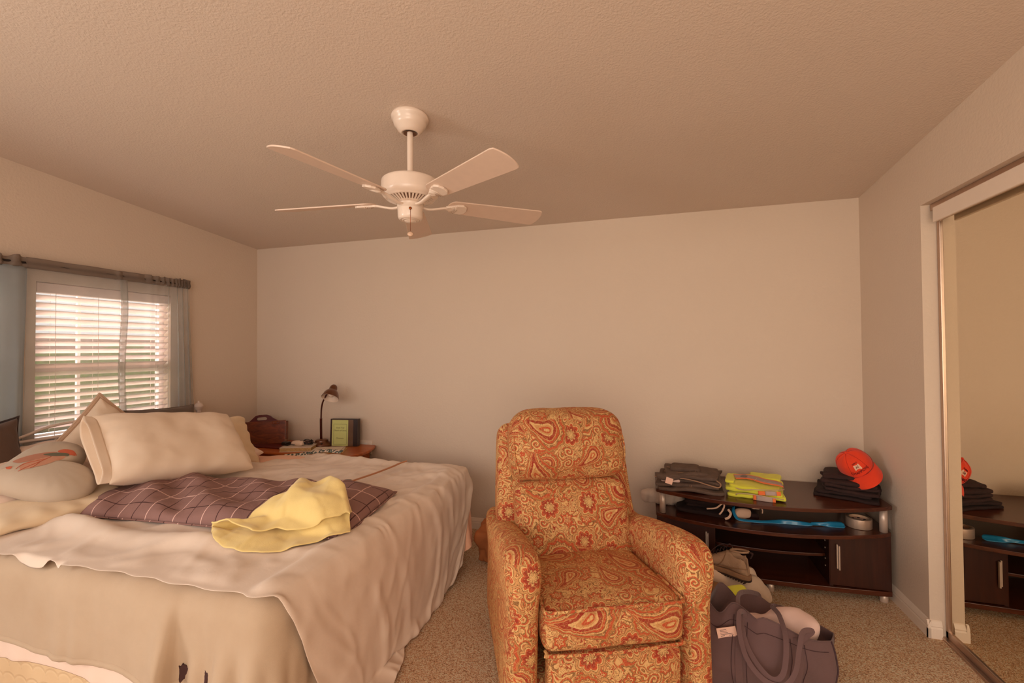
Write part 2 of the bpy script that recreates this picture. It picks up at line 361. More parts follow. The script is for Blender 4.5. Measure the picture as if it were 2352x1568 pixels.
def tube(pts, r, n=8, closed=False, caps=True, flat=None, up=None):
    """tube or (flat=(w,t)) flat strap along pts"""
    P = [Vector(p) for p in pts]; L = len(P); V = []; prev = None
    for i, p in enumerate(P):
        t = (P[(i+1) % L]-P[i-1]) if closed or 0 < i < L-1 else (P[1]-P[0] if i == 0 else P[-1]-P[-2])
        t = t.normalized() if t.length > 1e-9 else Vector((1, 0, 0))
        if up is not None: u = Vector(up(i/(L-1)) if callable(up) else up)
        elif prev is None: u = Vector((0, 0, 1)) if abs(t.z) < .9 else Vector((1, 0, 0))
        else: u = prev
        s = t.cross(u); s = s.normalized() if s.length > 1e-6 else Vector((1, 0, 0)); u = s.cross(t).normalized(); prev = u
        rr = r(i/(L-1)) if callable(r) else r
        for k in range(n):
            a = 2*PI*(k+.5)/n
            if flat:
                V.append(p+s*flat[0]/2*math.copysign(abs(math.cos(a))**.35, math.cos(a))+u*flat[1]/2*math.copysign(abs(math.sin(a))**.6, math.sin(a)))
            else: V.append(p+(s*math.cos(a)+u*math.sin(a))*rr)
    F = grid_faces(n, L, wrapu=True, wrapv=closed)
    if caps and not closed: F += [tuple(range(n))[::-1], tuple(range((L-1)*n, L*n))]
    return [tuple(v) for v in V], F
def prism(poly, z0, z1, hole=None):
    n = len(poly); V = [(x, y, z0) for x, y in poly]+[(x, y, z1) for x, y in poly]
    return V, [tuple(range(n))[::-1], tuple(range(n, 2*n))]+[(i, (i+1) % n, (i+1) % n+n, i+n) for i in range(n)]
# numpy value noise --------------------------------------------------
_T = RNG.random((64, 64, 64))*2-1
def vnoise(P, s=1.0, seed=0):
    p = np.asarray(P, float)*s+seed*7.31+100; i = np.floor(p).astype(int); f = p-i; f = f*f*(3-2*f); r = 0
    for a in (0, 1):
        for b in (0, 1):
            for c in (0, 1):
                w = (f[..., 0] if a else 1-f[..., 0])*(f[..., 1] if b else 1-f[..., 1])*(f[..., 2] if c else 1-f[..., 2])
                r = r+w*_T[(i[..., 0]+a) % 64, (i[..., 1]+b) % 64, (i[..., 2]+c) % 64]
    return r
def fbm(P, s=1., seed=0, o=3):
    return sum(vnoise(P, s*2**k, seed+k)*.5**k for k in range(o))
def rbox(sx, sy, sz, r, n=14, crown=(0, 0, 0), noise=0, ns=6, seed=0, fn=None):
    """rounded, puffed block centred on the origin: a closed cube grid pushed onto a rounded box"""
    bm = bmesh.new(); bmesh.ops.create_cube(bm, size=2); bmesh.ops.subdivide_edges(bm, edges=bm.edges[:], cuts=n, use_grid_fill=True)
    V = np.array([v.co[:] for v in bm.verts]); F = [tuple(v.index for v in f.verts) for f in bm.faces]; bm.free()
    S = np.array([sx, sy, sz])/2; V = np.sign(V)*np.abs(V)**.85; p = V*S; inner = np.clip(p, -(S-r), S-r); d = p-inner; l = np.linalg.norm(d, axis=1, keepdims=True); l[l < 1e-9] = 1
    q = inner+d/l*r*np.clip(l/r, 0, 1) if True else p
    # surface points whose clamp distance is on a face keep full size
    q = inner+d/l*r
    t = q/S; k = 1-np.clip(np.abs(t), 0, 1)**2.2
    for a in range(3):
        b, c = [i for i in range(3) if i != a]; q[:, a] += np.sign(t[:, a])*np.clip((np.abs(t[:, a])-.5)*2, 0, 1)*crown[a]*k[:, b]*k[:, c]
    if noise: q += q/np.linalg.norm(q, axis=1, keepdims=True)*(fbm(q, ns, seed)[:, None]*noise)
    if fn: q = fn(q)
    return q, F
# soft body cloth ------------------------------------------------------
def cloth_sim(X, R, collide, steps=90, iters=8, bend=.12, shear=.5, g=9.8, dt=.016, damp=.97, pin=None):
    nv, nu = X.shape[:2]; X = X.reshape(-1, 3).copy(); R = R.reshape(-1, 3); Vv = np.zeros_like(X); id_ = np.arange(nu*nv).reshape(nv, nu); C = []
    def add(di, dj, k, cls):
        a = id_[:nv-di, max(0, -dj):nu-max(0, dj)]; b = id_[di:, max(0, dj):nu+min(0, dj)]
        ii, jj = np.indices(a.shape)
        for m in cls(ii, jj):
            if m.any():
                A, B = a[m], b[m]; C.append((A, B, np.linalg.norm(R[A]-R[B], axis=1), k))
    add(0, 1, 1, lambda i, j: [j % 2 == 0, j % 2 == 1]); add(1, 0, 1, lambda i, j: [i % 2 == 0, i % 2 == 1])
    add(1, 1, shear, lambda i, j: [i % 2 == 0, i % 2 == 1]); add(1, -1, shear, lambda i, j: [i % 2 == 0, i % 2 == 1])
    add(0, 2, bend, lambda i, j: [j % 4 < 2, j % 4 >= 2]); add(2, 0, bend, lambda i, j: [i % 4 < 2, i % 4 >= 2])
    for s in range(steps):
        old = X.copy(); Vv[:, 2] -= g*dt; X = X+Vv*dt
        if pin is not None: X[pin] = old[pin]
        for it in range(iters):
            for A, B, L, k in C:
                d = X[B]-X[A]; l = np.linalg.norm(d, axis=1)+1e-9; w = (k*.5*(l-L)/l)[:, None]*d; X[A] += w; X[B] -= w
            if it % 3 == 2: X = collide(X, old)
            if pin is not None: X[pin] = old[pin]
        X = collide(X, old); Vv = (X-old)/dt*damp; sp = np.linalg.norm(Vv, axis=1, keepdims=True); Vv *= np.minimum(1, 2.0/(sp+1e-9))
    return X.reshape(nv, nu, 3)
def cloth_obj(name, X, mat, thick=.004, sub=1, parent=None, world=True, uv=False):
    nv, nu = X.shape[:2]; V = X.reshape(-1, 3); o = mesh_obj(name, V, grid_faces(nu, nv), mat, parent, True, world, loc=None if parent else tuple(V.mean(0)))
    solid(o, thick, 0)
    if sub: subsurf(o, sub)
    return o
def wrinkle(X, field):
    """push a cloth grid along its own normals by a field of flat cloth position"""
    du = np.gradient(X, axis=1); dv = np.gradient(X, axis=0); N = np.cross(du, dv); N /= np.linalg.norm(N, axis=2, keepdims=True)+1e-9
    return X+N*field[..., None]
def creases(R, ang, f, seed, stretch=.3, warp=.5):
    c, s = math.cos(ang), math.sin(ang); a = R[..., 0]*c+R[..., 1]*s; b = -R[..., 0]*s+R[..., 1]*c
    w = vnoise(np.stack([a, b, 0*a], -1), 2.5, seed+9)*warp; P = np.stack([a*stretch+w*.2, b+w*.25, 0*a], -1)
    n = vnoise(P, f, seed)+.5*vnoise(P, f*2.1, seed+3); return (1-np.clip(np.abs(n)*2.2, 0, 1))**1.5
# labels ---------------------------------------------------------------
def tag(o, label=None, cat=None, group=None, kind=None):
    if label: o['label'] = label
    if cat: o['category'] = cat
    if group: o['group'] = group
    if kind: o['kind'] = kind
    return o
def thing(name, label, cat, loc=(0, 0, 0), rotz=0, group=None):
    o = bpy.data.objects.new(name, None); COL.objects.link(o); o.empty_display_size = .05
    o.matrix_basis = Matrix.Translation(loc) @ Matrix.Rotation(rotz, 4, 'Z'); return tag(o, label, cat, group)
def structure(o): o['kind'] = 'structure'; return o
def frame_mw(c, A, B):
    A = Vector(A).normalized(); B = Vector(B); B = (B-A*A.dot(B)).normalized(); Nn = A.cross(B)
    m = Matrix.Identity(4)
    for i in range(3): m[i][0] = A[i]; m[i][1] = B[i]; m[i][2] = Nn[i]
    m.translation = c; return m
def text_mesh(s, size, ext=.0004, align='CENTER', space=1.0):
    cu = bpy.data.curves.new('t', 'FONT'); cu.body = s; cu.size = size; cu.extrude = ext; cu.align_x = align; cu.align_y = 'CENTER'; cu.space_character = space
    cu.resolution_u = 2; o = bpy.data.objects.new('t', cu); COL.objects.link(o); dg = bpy.context.evaluated_depsgraph_get(); dg.update()
    me = bpy.data.meshes.new_from_object(o.evaluated_get(dg)); V = [v.co[:] for v in me.vertices]; F = [tuple(p.vertices) for p in me.polygons]
    bpy.data.objects.remove(o); bpy.data.meshes.remove(me); return V, F
def xf(vf, mw): return [tuple(mw @ Vector(v)) for v in vf[0]], vf[1]

# ================================================================ THE ROOM
RW, HB, SL = 4.6922, 2.3128, .0878     # room width, ceiling height on the back wall, ceiling slope
YR = -4.7                              # how far the room is built behind the camera
def ceilz(y): return HB+SL*-y
def quadgrid(name, fn, nu, nv, mat):   # flat quad split for soft light
    V = [fn(i/nu, j/nv) for j in range(nv+1) for i in range(nu+1)]; return mesh_obj(name, V, grid_faces(nu+1, nv+1), mat, smooth=False)
structure(boxo('floor', (-.0, RW+.75, YR, .0, -.05, 0), M['carpet'], bev=0))
v = [(-.15, .12, ceilz(.12)), (RW+.9, .12, ceilz(.12)), (RW+.9, YR, ceilz(YR)), (-.15, YR, ceilz(YR))]; v += [(a, b, c+.08) for a, b, c in v]
structure(mesh_obj('ceiling', v, [(0, 1, 2, 3), (4, 7, 6, 5), (0, 4, 5, 1), (1, 5, 6, 2), (2, 6, 7, 3), (3, 7, 4, 0)], M['ceil'], smooth=False))
structure(boxo('wall_back', (-.12, RW+.75, 0, .12, 0, ceilz(0)+.01), M['wall'], bev=0))
def wall_x(x0, x1, ys, holes, name):
    """wall slab between x0 and x1 from pieces around rectangular holes (y0,y1,z0,z1)"""
    parts = []; cuts = sorted(set([ys[0], ys[1]]+[h[0] for h in holes]+[h[1] for h in holes]))
    for a, b in zip(cuts[:-1], cuts[1:]):
        hs = [h for h in holes if h[0] <= a+1e-6 and h[1] >= b-1e-6]; zs = [(0, None)]
        if hs: zs = [(0, hs[0][2]), (hs[0][3], None)]
        for z0, z1 in zs:
            if z1 == 0: continue
            va = ceilz(a) if z1 is None else z1; vb = ceilz(b) if z1 is None else z1
            parts.append(([(x, y, z) for x in (x0, x1) for y, z in ((a, z0), (b, z0), (b, vb), (a, va))],
                          [(0, 1, 2, 3), (4, 7, 6, 5), (0, 4, 5, 1), (1, 5, 6, 2), (2, 6, 7, 3), (3, 7, 4, 0)]))
    return structure(mesh_obj(name, *merge(*parts), M['wall'], smooth=False))
WIN = [(-1.58, -.79, .86, 1.80), (-2.62, -1.76, .86, 1.80), (-4.6, -3.4, .86, 1.95)]  # last opening is unseen, added to let in more light
wall_x(-.13, 0, (YR, 0), WIN, 'wall_left')
OPY = -.669; OPZ = 2.062
wall_x(RW, RW+.125, (YR, 0), [(-3.3, OPY, 0, OPZ)], 'wall_right')
structure(boxo('wall_closet', (RW+.70, RW+.76, YR, 0, 0, ceilz(YR)), M['wall'], bev=0))
# baseboards
def baseboard(name, a, b, nrm, parent=None):
    prof = [(0, 0), (.013, 0), (.013, .045), (.010, .052), (.012, .058), (.009, .066), (.004, .078), (0, .082)]
    a, b, nn = Vector(a), Vector(b), Vector(nrm); V = [tuple(p+nn*d+Vector((0, 0, z))) for p in (a, b) for d, z in prof]; k = len(prof)
    return structure(mesh_obj(name, V, [(i, i+1, k+i+1, k+i) for i in range(k-1)]+[tuple(range(k)), tuple(range(2*k-1, k-1, -1))], M['trim'], smooth=False, world=True, parent=parent))
baseboard('baseboard_right', (RW, 0, 0), (RW, OPY-.013, 0), (-1, 0, 0))
baseboard('baseboard_jamb', (RW-.013, OPY, 0), (RW+.045, OPY, 0), (0, -1, 0))
baseboard('baseboard_back', (0, 0, 0), (RW, 0, 0), (0, -1, 0))
baseboard('baseboard_left', (0, YR, 0), (0, 0, 0), (1, 0, 0))
# closet: header fascia, tracks, sliding mirror doors
MX = RW+.072
structure(boxo('trim_1', (RW+.02, RW+.034, -3.3, OPY-.055, 1.965, 2.035), M['trim'], bev=.004))
structure(boxo('trim_2', (RW+.034, RW+.10, -3.3, OPY-.01, 2.03, 2.06), M['alu'], bev=0))
structure(boxo('trim_3', (MX-.03, MX+.045, -3.3, OPY, 0, .012), M['alu'], bev=.002))
def mirror_door(name, y0, y1, x, label):
    d = thing(name, label, 'mirror door', (x, (y0+y1)/2, .012)); d['kind'] = 'structure'
    p = []
    for ya, yb in ((y0, y0+.022), (y1-.022, y1)): p.append(boxg(x-.012, x+.012, ya, yb, .012, 2.0))
    f = mesh_obj('door_frame', *merge(*p, boxg(x-.012, x+.012, y0, y1, .012, .046), boxg(x-.012, x+.012, y0, y1, 1.98, 2.0)), M['alu'], d, False, True); bevel(f, .003)
    boxo('mirror', (x-.004, x+.002, y0+.02, y1-.02, .044, 1.985), M['mirror'], d, bev=0)
mirror_door('door_1', -2.0, OPY-.004, MX, 'full height sliding mirror closet door with pale metal frame')
mirror_door('door_2', -3.28, -1.96, MX+.03, 'second sliding mirror closet door behind the first')
# windows
def window(i, y0, y1, z0, z1, mullions):
    w = thing('window_%d' % i, 'white framed window behind horizontal blinds', 'window', (-.09, (y0+y1)/2, z0)); w['kind'] = 'structure'
    t = .035; p = [boxg(-.11, -.07, y0, y0+t, z0, z1), boxg(-.11, -.07, y1-t, y1, z0, z1), boxg(-.11, -.07, y0+t, y1-t, z0, z0+t), boxg(-.11, -.07, y0+t, y1-t, z1-t, z1)]
    zm = (z0+z1)/2-.05
    p.append(boxg(-.112, -.066, y0+t, y1-t, zm-.025, zm+.025))
    for m_ in mullions: p += [boxg(-.10, -.08, m_-.009, m_+.009, z0+t, zm-.025), boxg(-.10, -.08, m_-.009, m_+.009, zm+.025, z1-t)]
    f = mesh_obj('window_frame', *merge(*p), M['frame'], w, False, True); bevel(f, .002)
    boxo('pane', (-.092, -.088, y0+t, y1-t, z0+t, z1-t), M['glass'], w, bev=0)
    boxo('window_sill', (-.065, .012, y0-.01, y1+.01, z0-.018, z0), M['trim'], w, bev=.004)
window(1, *WIN[0], [-1.32, -1.06]); window(2, *WIN[1], [-2.3, -2.05]); window(3, *WIN[2], [-4.0])  # third one is unseen, added for its light, and has no blind
def blind(y0, y1, z0, z1, label):
    t = thing('window_blind', label, 'window blind', (-.035, (y0+y1)/2, z0), group=None)
    boxo('head_rail', (-.062, -.006, y0+.006, y1-.006, z1-.062, z1-.004), M['slat'], t, bev=.004)
    n = int((z1-z0-.09)/.0455); a = math.radians(31)
    for k in range(n):
        z = z1-.088-k*.0455; c, s = math.cos(a)*.025, math.sin(a)*.025
        v = []
        for y in (y0+.008, y1-.008):
            for u in np.linspace(-1, 1, 5): v.append((-.036+c*u, y, z+s*u+.0018*(1-u*u)))
        v += [(p[0], p[1], p[2]-.0025) for p in v]
        f = [(i, i+1, i+6, i+5) for i in range(4)]+[(i+10, i+15, i+16, i+11) for i in range(4)]+[(0, 10, 11, 1), (1, 11, 12, 2), (2, 12, 13, 3), (3, 13, 14, 4), (5, 6, 16, 15), (6, 7, 17, 16), (7, 8, 18, 17), (8, 9, 19, 18), (0, 5, 15, 10), (4, 14, 19, 9)]
        mesh_obj('slat', v, f, M['slat'], t, False, True)
    boxo('bottom_rail', (-.06, -.012, y0+.008, y1-.008, z0+.004, z0+.022), M['slat'], t, bev=.003)
    for yy in (y0+.1, y1-.1, (y0+y1)/2-.07):
        for xx in (-.062, -.010): mesh_obj('lift_cord', *tube([(xx, yy, z0+.01), (xx, yy, z1-.05)], .0011, 5), M['trim'], t, True, True)
blind(*WIN[0], 'white horizontal slat blind seen through the sheer curtain nearest the room corner')
blind(*WIN[1], 'white horizontal slat blind behind the denser left curtain panel')
# outside the window
structure(boxo('ground_lawn', (-40, -.13, -30, 25, -.36, -.3), M['grass'], bev=0))
structure(boxo('ground_driveway', (-9, -5.2, -30, 25, -.3, -.28), M['pave'], bev=0))
def bush(c, r, seed, label):
    bm = bmesh.new(); bmesh.ops.create_icosphere(bm, subdivisions=4, radius=1); V = np.array([v.co[:] for v in bm.verts]); F = [tuple(v.index for v in f.verts) for f in bm.faces]; bm.free()
    V = V*(1+.28*fbm(V, 2.5, seed, 5)[:, None])*np.array(r)+np.array(c)
    return tag(mesh_obj('garden_bush', V, F, M['leaf'], loc=(c[0], c[1], c[2]-r[2])), label, 'bush')
bush((-7.6, 3.0, .55), (1.0, 1.6, .85), 3, 'leafy green bush outside, seen through the upper blind slats on the left')
bush((-10.6, 5.8, .55), (1.3, 1.8, .95), 4, 'wide green bush outside, beyond the driveway at the window centre')
bush((-9.8, 10.2, .6), (1.4, 2.0, .95), 5, 'green bush outside, seen through the right part of the blind')
h = thing('neighbour_house', 'pale stucco house across the driveway, seen through the blind', 'house', (-15, 9, -.3))
boxo('house_wall', (-19, -13.5, 2, 20, -.3, 1.35), M['stucco'], h, bev=0)
mesh_obj('house_roof', [(-13.1, 1.6, 1.3), (-13.1, 20.4, 1.3), (-19.4, 20.4, 1.3), (-19.4, 1.6, 1.3), (-16.2, 4, 2.0), (-16.2, 18, 2.0)], [(0, 1, 5, 4), (2, 3, 4, 5), (0, 4, 3), (1, 2, 5), (0, 3, 2, 1)], M['rooft'], h, False, True)
# curtains
ROD = thing('curtain_rod', 'slim curtain rod across the top of the window wall', 'curtain rod', (.05, -1.6, 1.89))
mesh_obj('rod', *tube([(.05, -2.8, 1.893), (.05, -.70, 1.888)], .007, 8), M['darkback'], ROD, True, True)
for y in (-.70, -2.8): mesh_obj('rod_bracket', *tube([(.0, y, 1.888), (.03, y, 1.889), (.05, y, 1.889)], .007, 8), M['darkback'], ROD, True, True)
def curtain(y0, y1, z0, label, mat, dens, seed, flare=0, hems=()):
    t = thing('curtain', label, 'curtain', (.05, (y0+y1)/2, z0), group=None)
    nu, nv = 260, 46; u = np.linspace(0, 1, nu)
    w = np.cumsum(dens(u)); w /= w[-1]                      # fold phase
    Y = y0+(y1-y0)*u
    def sheet(ztop, zbot, amp, off, nv, fl=0):
        X = np.zeros((nv, nu, 3))
        for j in range(nv):
            s = j/(nv-1); z = ztop+(zbot-ztop)*s; k = .35+.65*min(1, s*2.5)
            a = amp*dens(u)/dens(u).max()*k
            ph = w*dens(u).sum()/nu*2*PI*7+seed
            X[j, :, 0] = .052+off+a*np.sin(ph)+.25*a*np.sin(ph*2.3+1+s*2)
            X[j, :, 1] = Y+fl*s*u**6+.006*np.sin(ph*.7+s*3)*k; X[j, :, 2] = z
        return X
    cloth = sheet(1.868, z0, .022, 0, nv, flare); o = cloth_obj('voile', cloth, mat, .0006, 0, t)
    hd = np.zeros((9, nu, 3)); ph = w*dens(u).sum()/nu*2*PI*16
    for j in range(9):
        s = j/8; z = 1.862+.062*s; bul = .010*math.sin(min(1, s*1.6)*PI) if s < .62 else .003
        hd[j, :, 0] = .052+bul+.004*np.sin(ph)*(1+2*s)*(.3+dens(u)/dens(u).max()); hd[j, :, 1] = Y+.003*np.sin(ph*1.7); hd[j, :, 2] = z+(.006*np.sin(ph*.8)+.004*np.sin(ph*.33))*s*dens(u)/dens(u).max()
    cloth_obj('ruffled_heading', hd, M['sheerh'], .001, 0, t)
    for hy, hw in hems:
        X = np.zeros((30, 5, 3))
        for j in range(30):
            for i in range(5): X[j, i] = (.07+.004*math.sin(j*.4), hy+hw*(i/4-.5)+.006*math.sin(j*.3), 1.865+(z0-1.865)*j/29)
        cloth_obj('side_hem', X, M['hemv'], .0006, 0, t)
curtain(-1.655, -.685, .64, 'sheer pale grey curtain panel hanging over the blind, nearest the room corner', M['sheer'], lambda u: .25+1.9*np.clip((u-.58)/.3, 0, 1)+.9*np.exp(-((u-.50)/.03)**2)+1.3*(u > .9), 2, .05, [(-1.16, .045)])
curtain(-2.8, -1.645, .64, 'denser blue-grey curtain panel at the left edge of the photo', M['sheer2'], lambda u: 1.0+0*u, 4, 0)
# wall outlet
pl = thing('wall_outlet', 'cream outlet cover plate on the back wall beside the nightstand', 'outlet', (1.125, -.004, .575))
boxo('cover_plate', (1.09, 1.205, -.006, 0, .515, .63), M['trim'], pl, bev=.002); boxo('socket', (1.13, 1.16, -.008, -.005, .58, .61), M['frame'], pl, bev=.001); boxo('socket', (1.13, 1.16, -.008, -.005, .535, .565), M['frame'], pl, bev=.001)

# ================================================================ CEILING FAN
FX, FY, FZ = 2.3946, -1.4952, 2.0548
fan = thing('ceiling_fan', 'white five-blade ceiling fan hanging from the sloped ceiling on a short rod', 'ceiling fan', (FX, FY, 2.0))
cz = ceilz(FY)
mesh_obj('canopy', *lathe([(0.0, .005), (.080, .002), (.084, -.006), (.083, -.016), (.075, -.020), (.074, -.034), (.069, -.047), (.061, -.053), (.055, -.066), (.042, -.076), (.036, -.078), (.034, -.073), (0.0, -.064)], 48, (FX, FY, cz)), M['white'], fan, True, True)
for p_ in [bpy.data.objects['canopy']]:
    me = p_.data
    for v in me.vertices:
        w_ = p_.parent.matrix_basis @ v.co; k = max(0, 1-(cz-w_.z)/.03); v.co.z += -SL*(w_.y-FY)*k
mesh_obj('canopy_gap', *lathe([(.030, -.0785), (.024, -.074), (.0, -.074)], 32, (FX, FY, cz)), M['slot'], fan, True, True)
mt = FZ+.115                                                     # top of the motor housing
mesh_obj('downrod', *lathe([(.0135, cz-.07), (.0135, mt+.02), (.016, mt+.012), (.026, mt+.004), (.034, mt-.004)], 24, (FX, FY, 0)), M['white'], fan, True, True)
mesh_obj('motor_housing', *lathe([(0.0, mt-.002), (.045, mt-.003), (.095, mt-.010), (.118, mt-.018), (.126, mt-.024), (.127, mt-.030), (.128, mt-.036), (.128, mt-.075), (.127, mt-.083), (.122, mt-.093), (.112, mt-.101), (.104, mt-.105)], 64, (FX, FY, 0)), M['white'], fan, True, True)
# vented skirt: inner dark cone, radial ribs
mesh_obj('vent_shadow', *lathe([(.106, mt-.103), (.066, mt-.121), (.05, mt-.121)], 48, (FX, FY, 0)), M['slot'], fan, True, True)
ribs = []
for k in range(40):
    a = 2*PI*k/40; c, s = math.cos(a), math.sin(a); w0, w1 = .0042, .0030; P = []
    for r_, z_, w_ in ((.108, mt-.104, w0), (.064, mt-.1245, w1)):
        for sg in (-1, 1):
            P += [(FX+c*r_-s*w_*sg, FY+s*r_+c*w_*sg, z_-.002), (FX+c*r_-s*w_*sg, FY+s*r_+c*w_*sg, z_+.004)]
    ribs.append((P, [(0, 2, 6, 4), (1, 5, 7, 3), (0, 4, 5, 1), (2, 3, 7, 6), (0, 1, 3, 2), (4, 6, 7, 5)]))
mesh_obj('vent_ribs', *merge(*ribs), M['white'], fan, False, True)
mesh_obj('vent_ring', *merge(lathe([(.114, mt-.099), (.108, mt-.107), (.101, mt-.108), (.103, mt-.104)], 64, (FX, FY, 0)), lathe([(.070, mt-.120), (.064, mt-.127), (.056, mt-.127), (.056, mt-.121)], 48, (FX, FY, 0))), M['white'], fan, True, True)
mesh_obj('flywheel', *lathe([(.058, mt-.120), (.058, mt-.150), (.0, mt-.150)], 48, (FX, FY, 0)), M['white'], fan, True, True)
sz = mt-.150
mesh_obj('switch_housing', *lathe([(.056, sz+.004), (.0565, sz), (.0555, sz-.034), (.053, sz-.043), (.046, sz-.050), (.043, sz-.0505), (.042, sz-.048), (.039, sz-.0485), (.037, sz-.052), (.033, sz-.0535), (.031, sz-.051), (.028, sz-.052), (.026, sz-.056), (.020, sz-.058), (.0, sz-.058)], 48, (FX, FY, 0)), M['white'], fan, True, True)
mesh_obj('cap_disc', *lathe([(.019, sz-.0582), (.018, sz-.0595), (0, sz-.0595)], 32, (FX, FY, 0)), M['trim'], fan, True, True)
cd = Vector((3.42-FX, -3.35-FY, 0)).normalized(); cp = Vector((FX, FY, 0))+cd*.058
mesh_obj('pull_chain', *tube([(cp.x, cp.y, sz-.012), (cp.x+cd.x*.004, cp.y+cd.y*.004, sz-.02), (cp.x+cd.x*.005, cp.y+cd.y*.005, sz-.115)], .0011, 6), M['brass'], fan, True, True)
m_ = Matrix.Translation((cp.x, cp.y, sz-.012)) @ Vector(cd).to_track_quat('Z', 'Y').to_matrix().to_4x4()
mesh_obj('chain_eyelet', *xf(lathe([(0, .004), (.004, .004), (.0065, .002), (.0065, 0)], 20), m_), M['brass'], fan, True, True)
mesh_obj('chain_fob', *xf(lathe([(0, .003), (.010, .003), (.0135, 0), (.010, -.003), (0, -.003)], 24), Matrix.Translation((cp.x+cd.x*.005, cp.y+cd.y*.005, sz-.128)) @ Vector(cd).to_track_quat('Z', 'Y').to_matrix().to_4x4() @ Matrix.Diagonal((1, .8, 1, 1))), M['clear'], fan, True, True)
def blade_parts(a):
    R_ = Matrix.Translation((FX, FY, FZ)) @ Matrix.Rotation(a, 4, 'Z'); T_ = R_ @ Matrix.Rotation(math.radians(-14), 4, 'X')
    # blade outline: narrow rounded root, flared, softly curved tip
    pl_ = []; N_ = 14
    x0, x1, w0, w1 = .175, .662, .050, .069
    for i in range(N_+1):
        t = PI/2+PI*i/N_; pl_.append((x0+.035+.035*math.cos(t), w0*math.sin(t)))
    pts = [(x1-.030, -w1), (x1-.015, -w1*.93)]
    for i in range(9):
        t = -1+2*i/8; pts.append((x1-.014*t*t, w1*.90*t))
    pts += [(x1-.015, w1*.93), (x1-.030, w1)]
    outline = pl_[::1]
    outline = [(x, y) for x, y in outline]+pts
    b = xf(prism(outline, -.003, .003), T_)
    o = mesh_obj('fan_blade', *b, M['blade'], fan, False, True); bevel(o, .0015, 2)
    # iron: curved arm and ribbed shield below the blade
    arm = tube(smooth_path([(.050, 0, -.022), (.085, 0, -.026), (.12, 0, -.020), (.155, 0, -.012), (.18, 0, -.008)], 5), 0, 10, flat=(.020, .010), up=(0, 0, 1))
    i_ = mesh_obj('blade_iron', *xf(arm, R_), M['white'], fan, True, True)
    sh = []; prof = [(.165, .010), (.19, .020), (.22, .034), (.245, .037), (.262, .024), (.268, .0)]
    up_ = [(x, y) for x, y in prof]; outl = [(x, -y) for x, y in prof][::1]+[(x, y) for x, y in prof[::-1]][1:]
    s_ = mesh_obj('iron_shield', *xf(prism(outl, -.014, -.003), T_), M['white'], i_, False, True); bevel(s_, .003, 2)
    rr = []
    for q in range(4):
        x = .190+q*.007; rr.append(tube([(x, -.019-q*.0045, -.014), (x+.010, 0, -.0162), (x, .019+q*.0045, -.014)], .0022, 6))
    r2 = mesh_obj('iron_ridges', *xf(merge(*rr), T_), M['white'], i_, True, True)
for k in range(5): blade_parts(4.49797-k*2*PI/5)

# ================================================================ RECLINER
CH = thing('recliner', 'high-backed recliner upholstered in rust and gold paisley, beside the bed', 'armchair', (3.304, -1.707, 0), .424)
def up(name, vf, parent=CH, sub=0, mat=None):
    o = mesh_obj(name, *vf, mat or M['paisley'], parent); box_uv(o)
    if sub: subsurf(o, sub)
    return o
def at3(fn): return fn
# seat cushion: T front edge with piping, slight sag towards the back
def seatfn(q):
    x, y, z = q.T; y2 = y; z2 = z-.03*np.clip((y+.05)/.3, 0, 1)+.006*vnoise(q, 9, 3)
    return np.stack([x*(1+.03*np.clip(-y/.25, 0, 1)), y2, z2], 1)
V, F = rbox(.50, .58, .150, .032, 16, (.006, .012, .022), .004, 5, 1, seatfn); V = V+np.array([0, .290, .413]); up('seat_cushion', (V, F), sub=1)
def pipe(name, pts, r=.0062, closed=False, n=8, parent=CH): o = mesh_obj(name, *tube(smooth_path(pts, n, closed), r, 8, closed), M['paisley'], parent); box_uv(o); return o
pipe('piping', [(-.250, .20, .480), (-.252, .06, .486), (-.252, .012, .485), (-.235, -.004, .484), (-.12, -.012, .488), (0, -.014, .490), (.12, -.012, .488), (.235, -.004, .484), (.252, .012, .485), (.252, .06, .486), (.250, .20, .480)])
pipe('piping', [(-.247, .02, .343), (-.243, .000, .342), (-.232, -.008, .341), (0, -.016, .338), (.232, -.008, .341), (.243, .000, .342), (.247, .02, .343)])
# foot rest panel below the seat
V, F = rbox(.485, .07, .27, .02, 12, (.0, .02, .004), .003, 6, 2); up('footrest_panel', (V+np.array([0, .035, .195]), F), sub=1)
# back: lumbar cushion and head pillow, leaning back
LEAN = math.radians(-19)
def backm(z, b): return Matrix.Translation((0, b, z)) @ Matrix.Rotation(LEAN, 4, 'X')
def lumb(q):
    x, y, z = q.T; w = 1-.02*(z+.2); puff = np.exp(-((z+.04)/.14)**2)*.026-.020*np.exp(-((z-.17)/.05)**2)
    y = y-np.where(y < 0, puff*(1-(x/.28)**2), 0); tuck = np.exp(-((z-.19)/.035)**2)*np.abs(np.sin(x*38))*.004*(y < 0)
    return np.stack([x*w, y+tuck, z+.003*vnoise(q, 12, 5)], 1)
V, F = rbox(.530, .17, .37, .05, 16, (.004, .010, .01), .004, 6, 3, lumb); m_ = backm(.568, .582); up('lumbar_cushion', ([tuple(m_ @ Vector(p)) for p in V], F), sub=1)
def head(q):
    x, y, z = q.T; sh = 1-.13*np.clip((z-.03)/.13, 0, 1)**2; x = x*sh; puff = np.exp(-((z+.05)/.10)**2)*.040
    y = y-np.where(y < 0, puff*(1-(x/.29)**2), 0)+.05*np.clip((z-.08)/.1, 0, 1)**2; return np.stack([x, y, z+.004*vnoise(q, 11, 8)], 1)
V, F = rbox(.565, .20, .335, .070, 16, (.004, .016, .012), .004, 6, 4, head); m_ = backm(.918, .690); up('head_cushion', ([tuple(m_ @ Vector(p)) for p in V], F), sub=1)
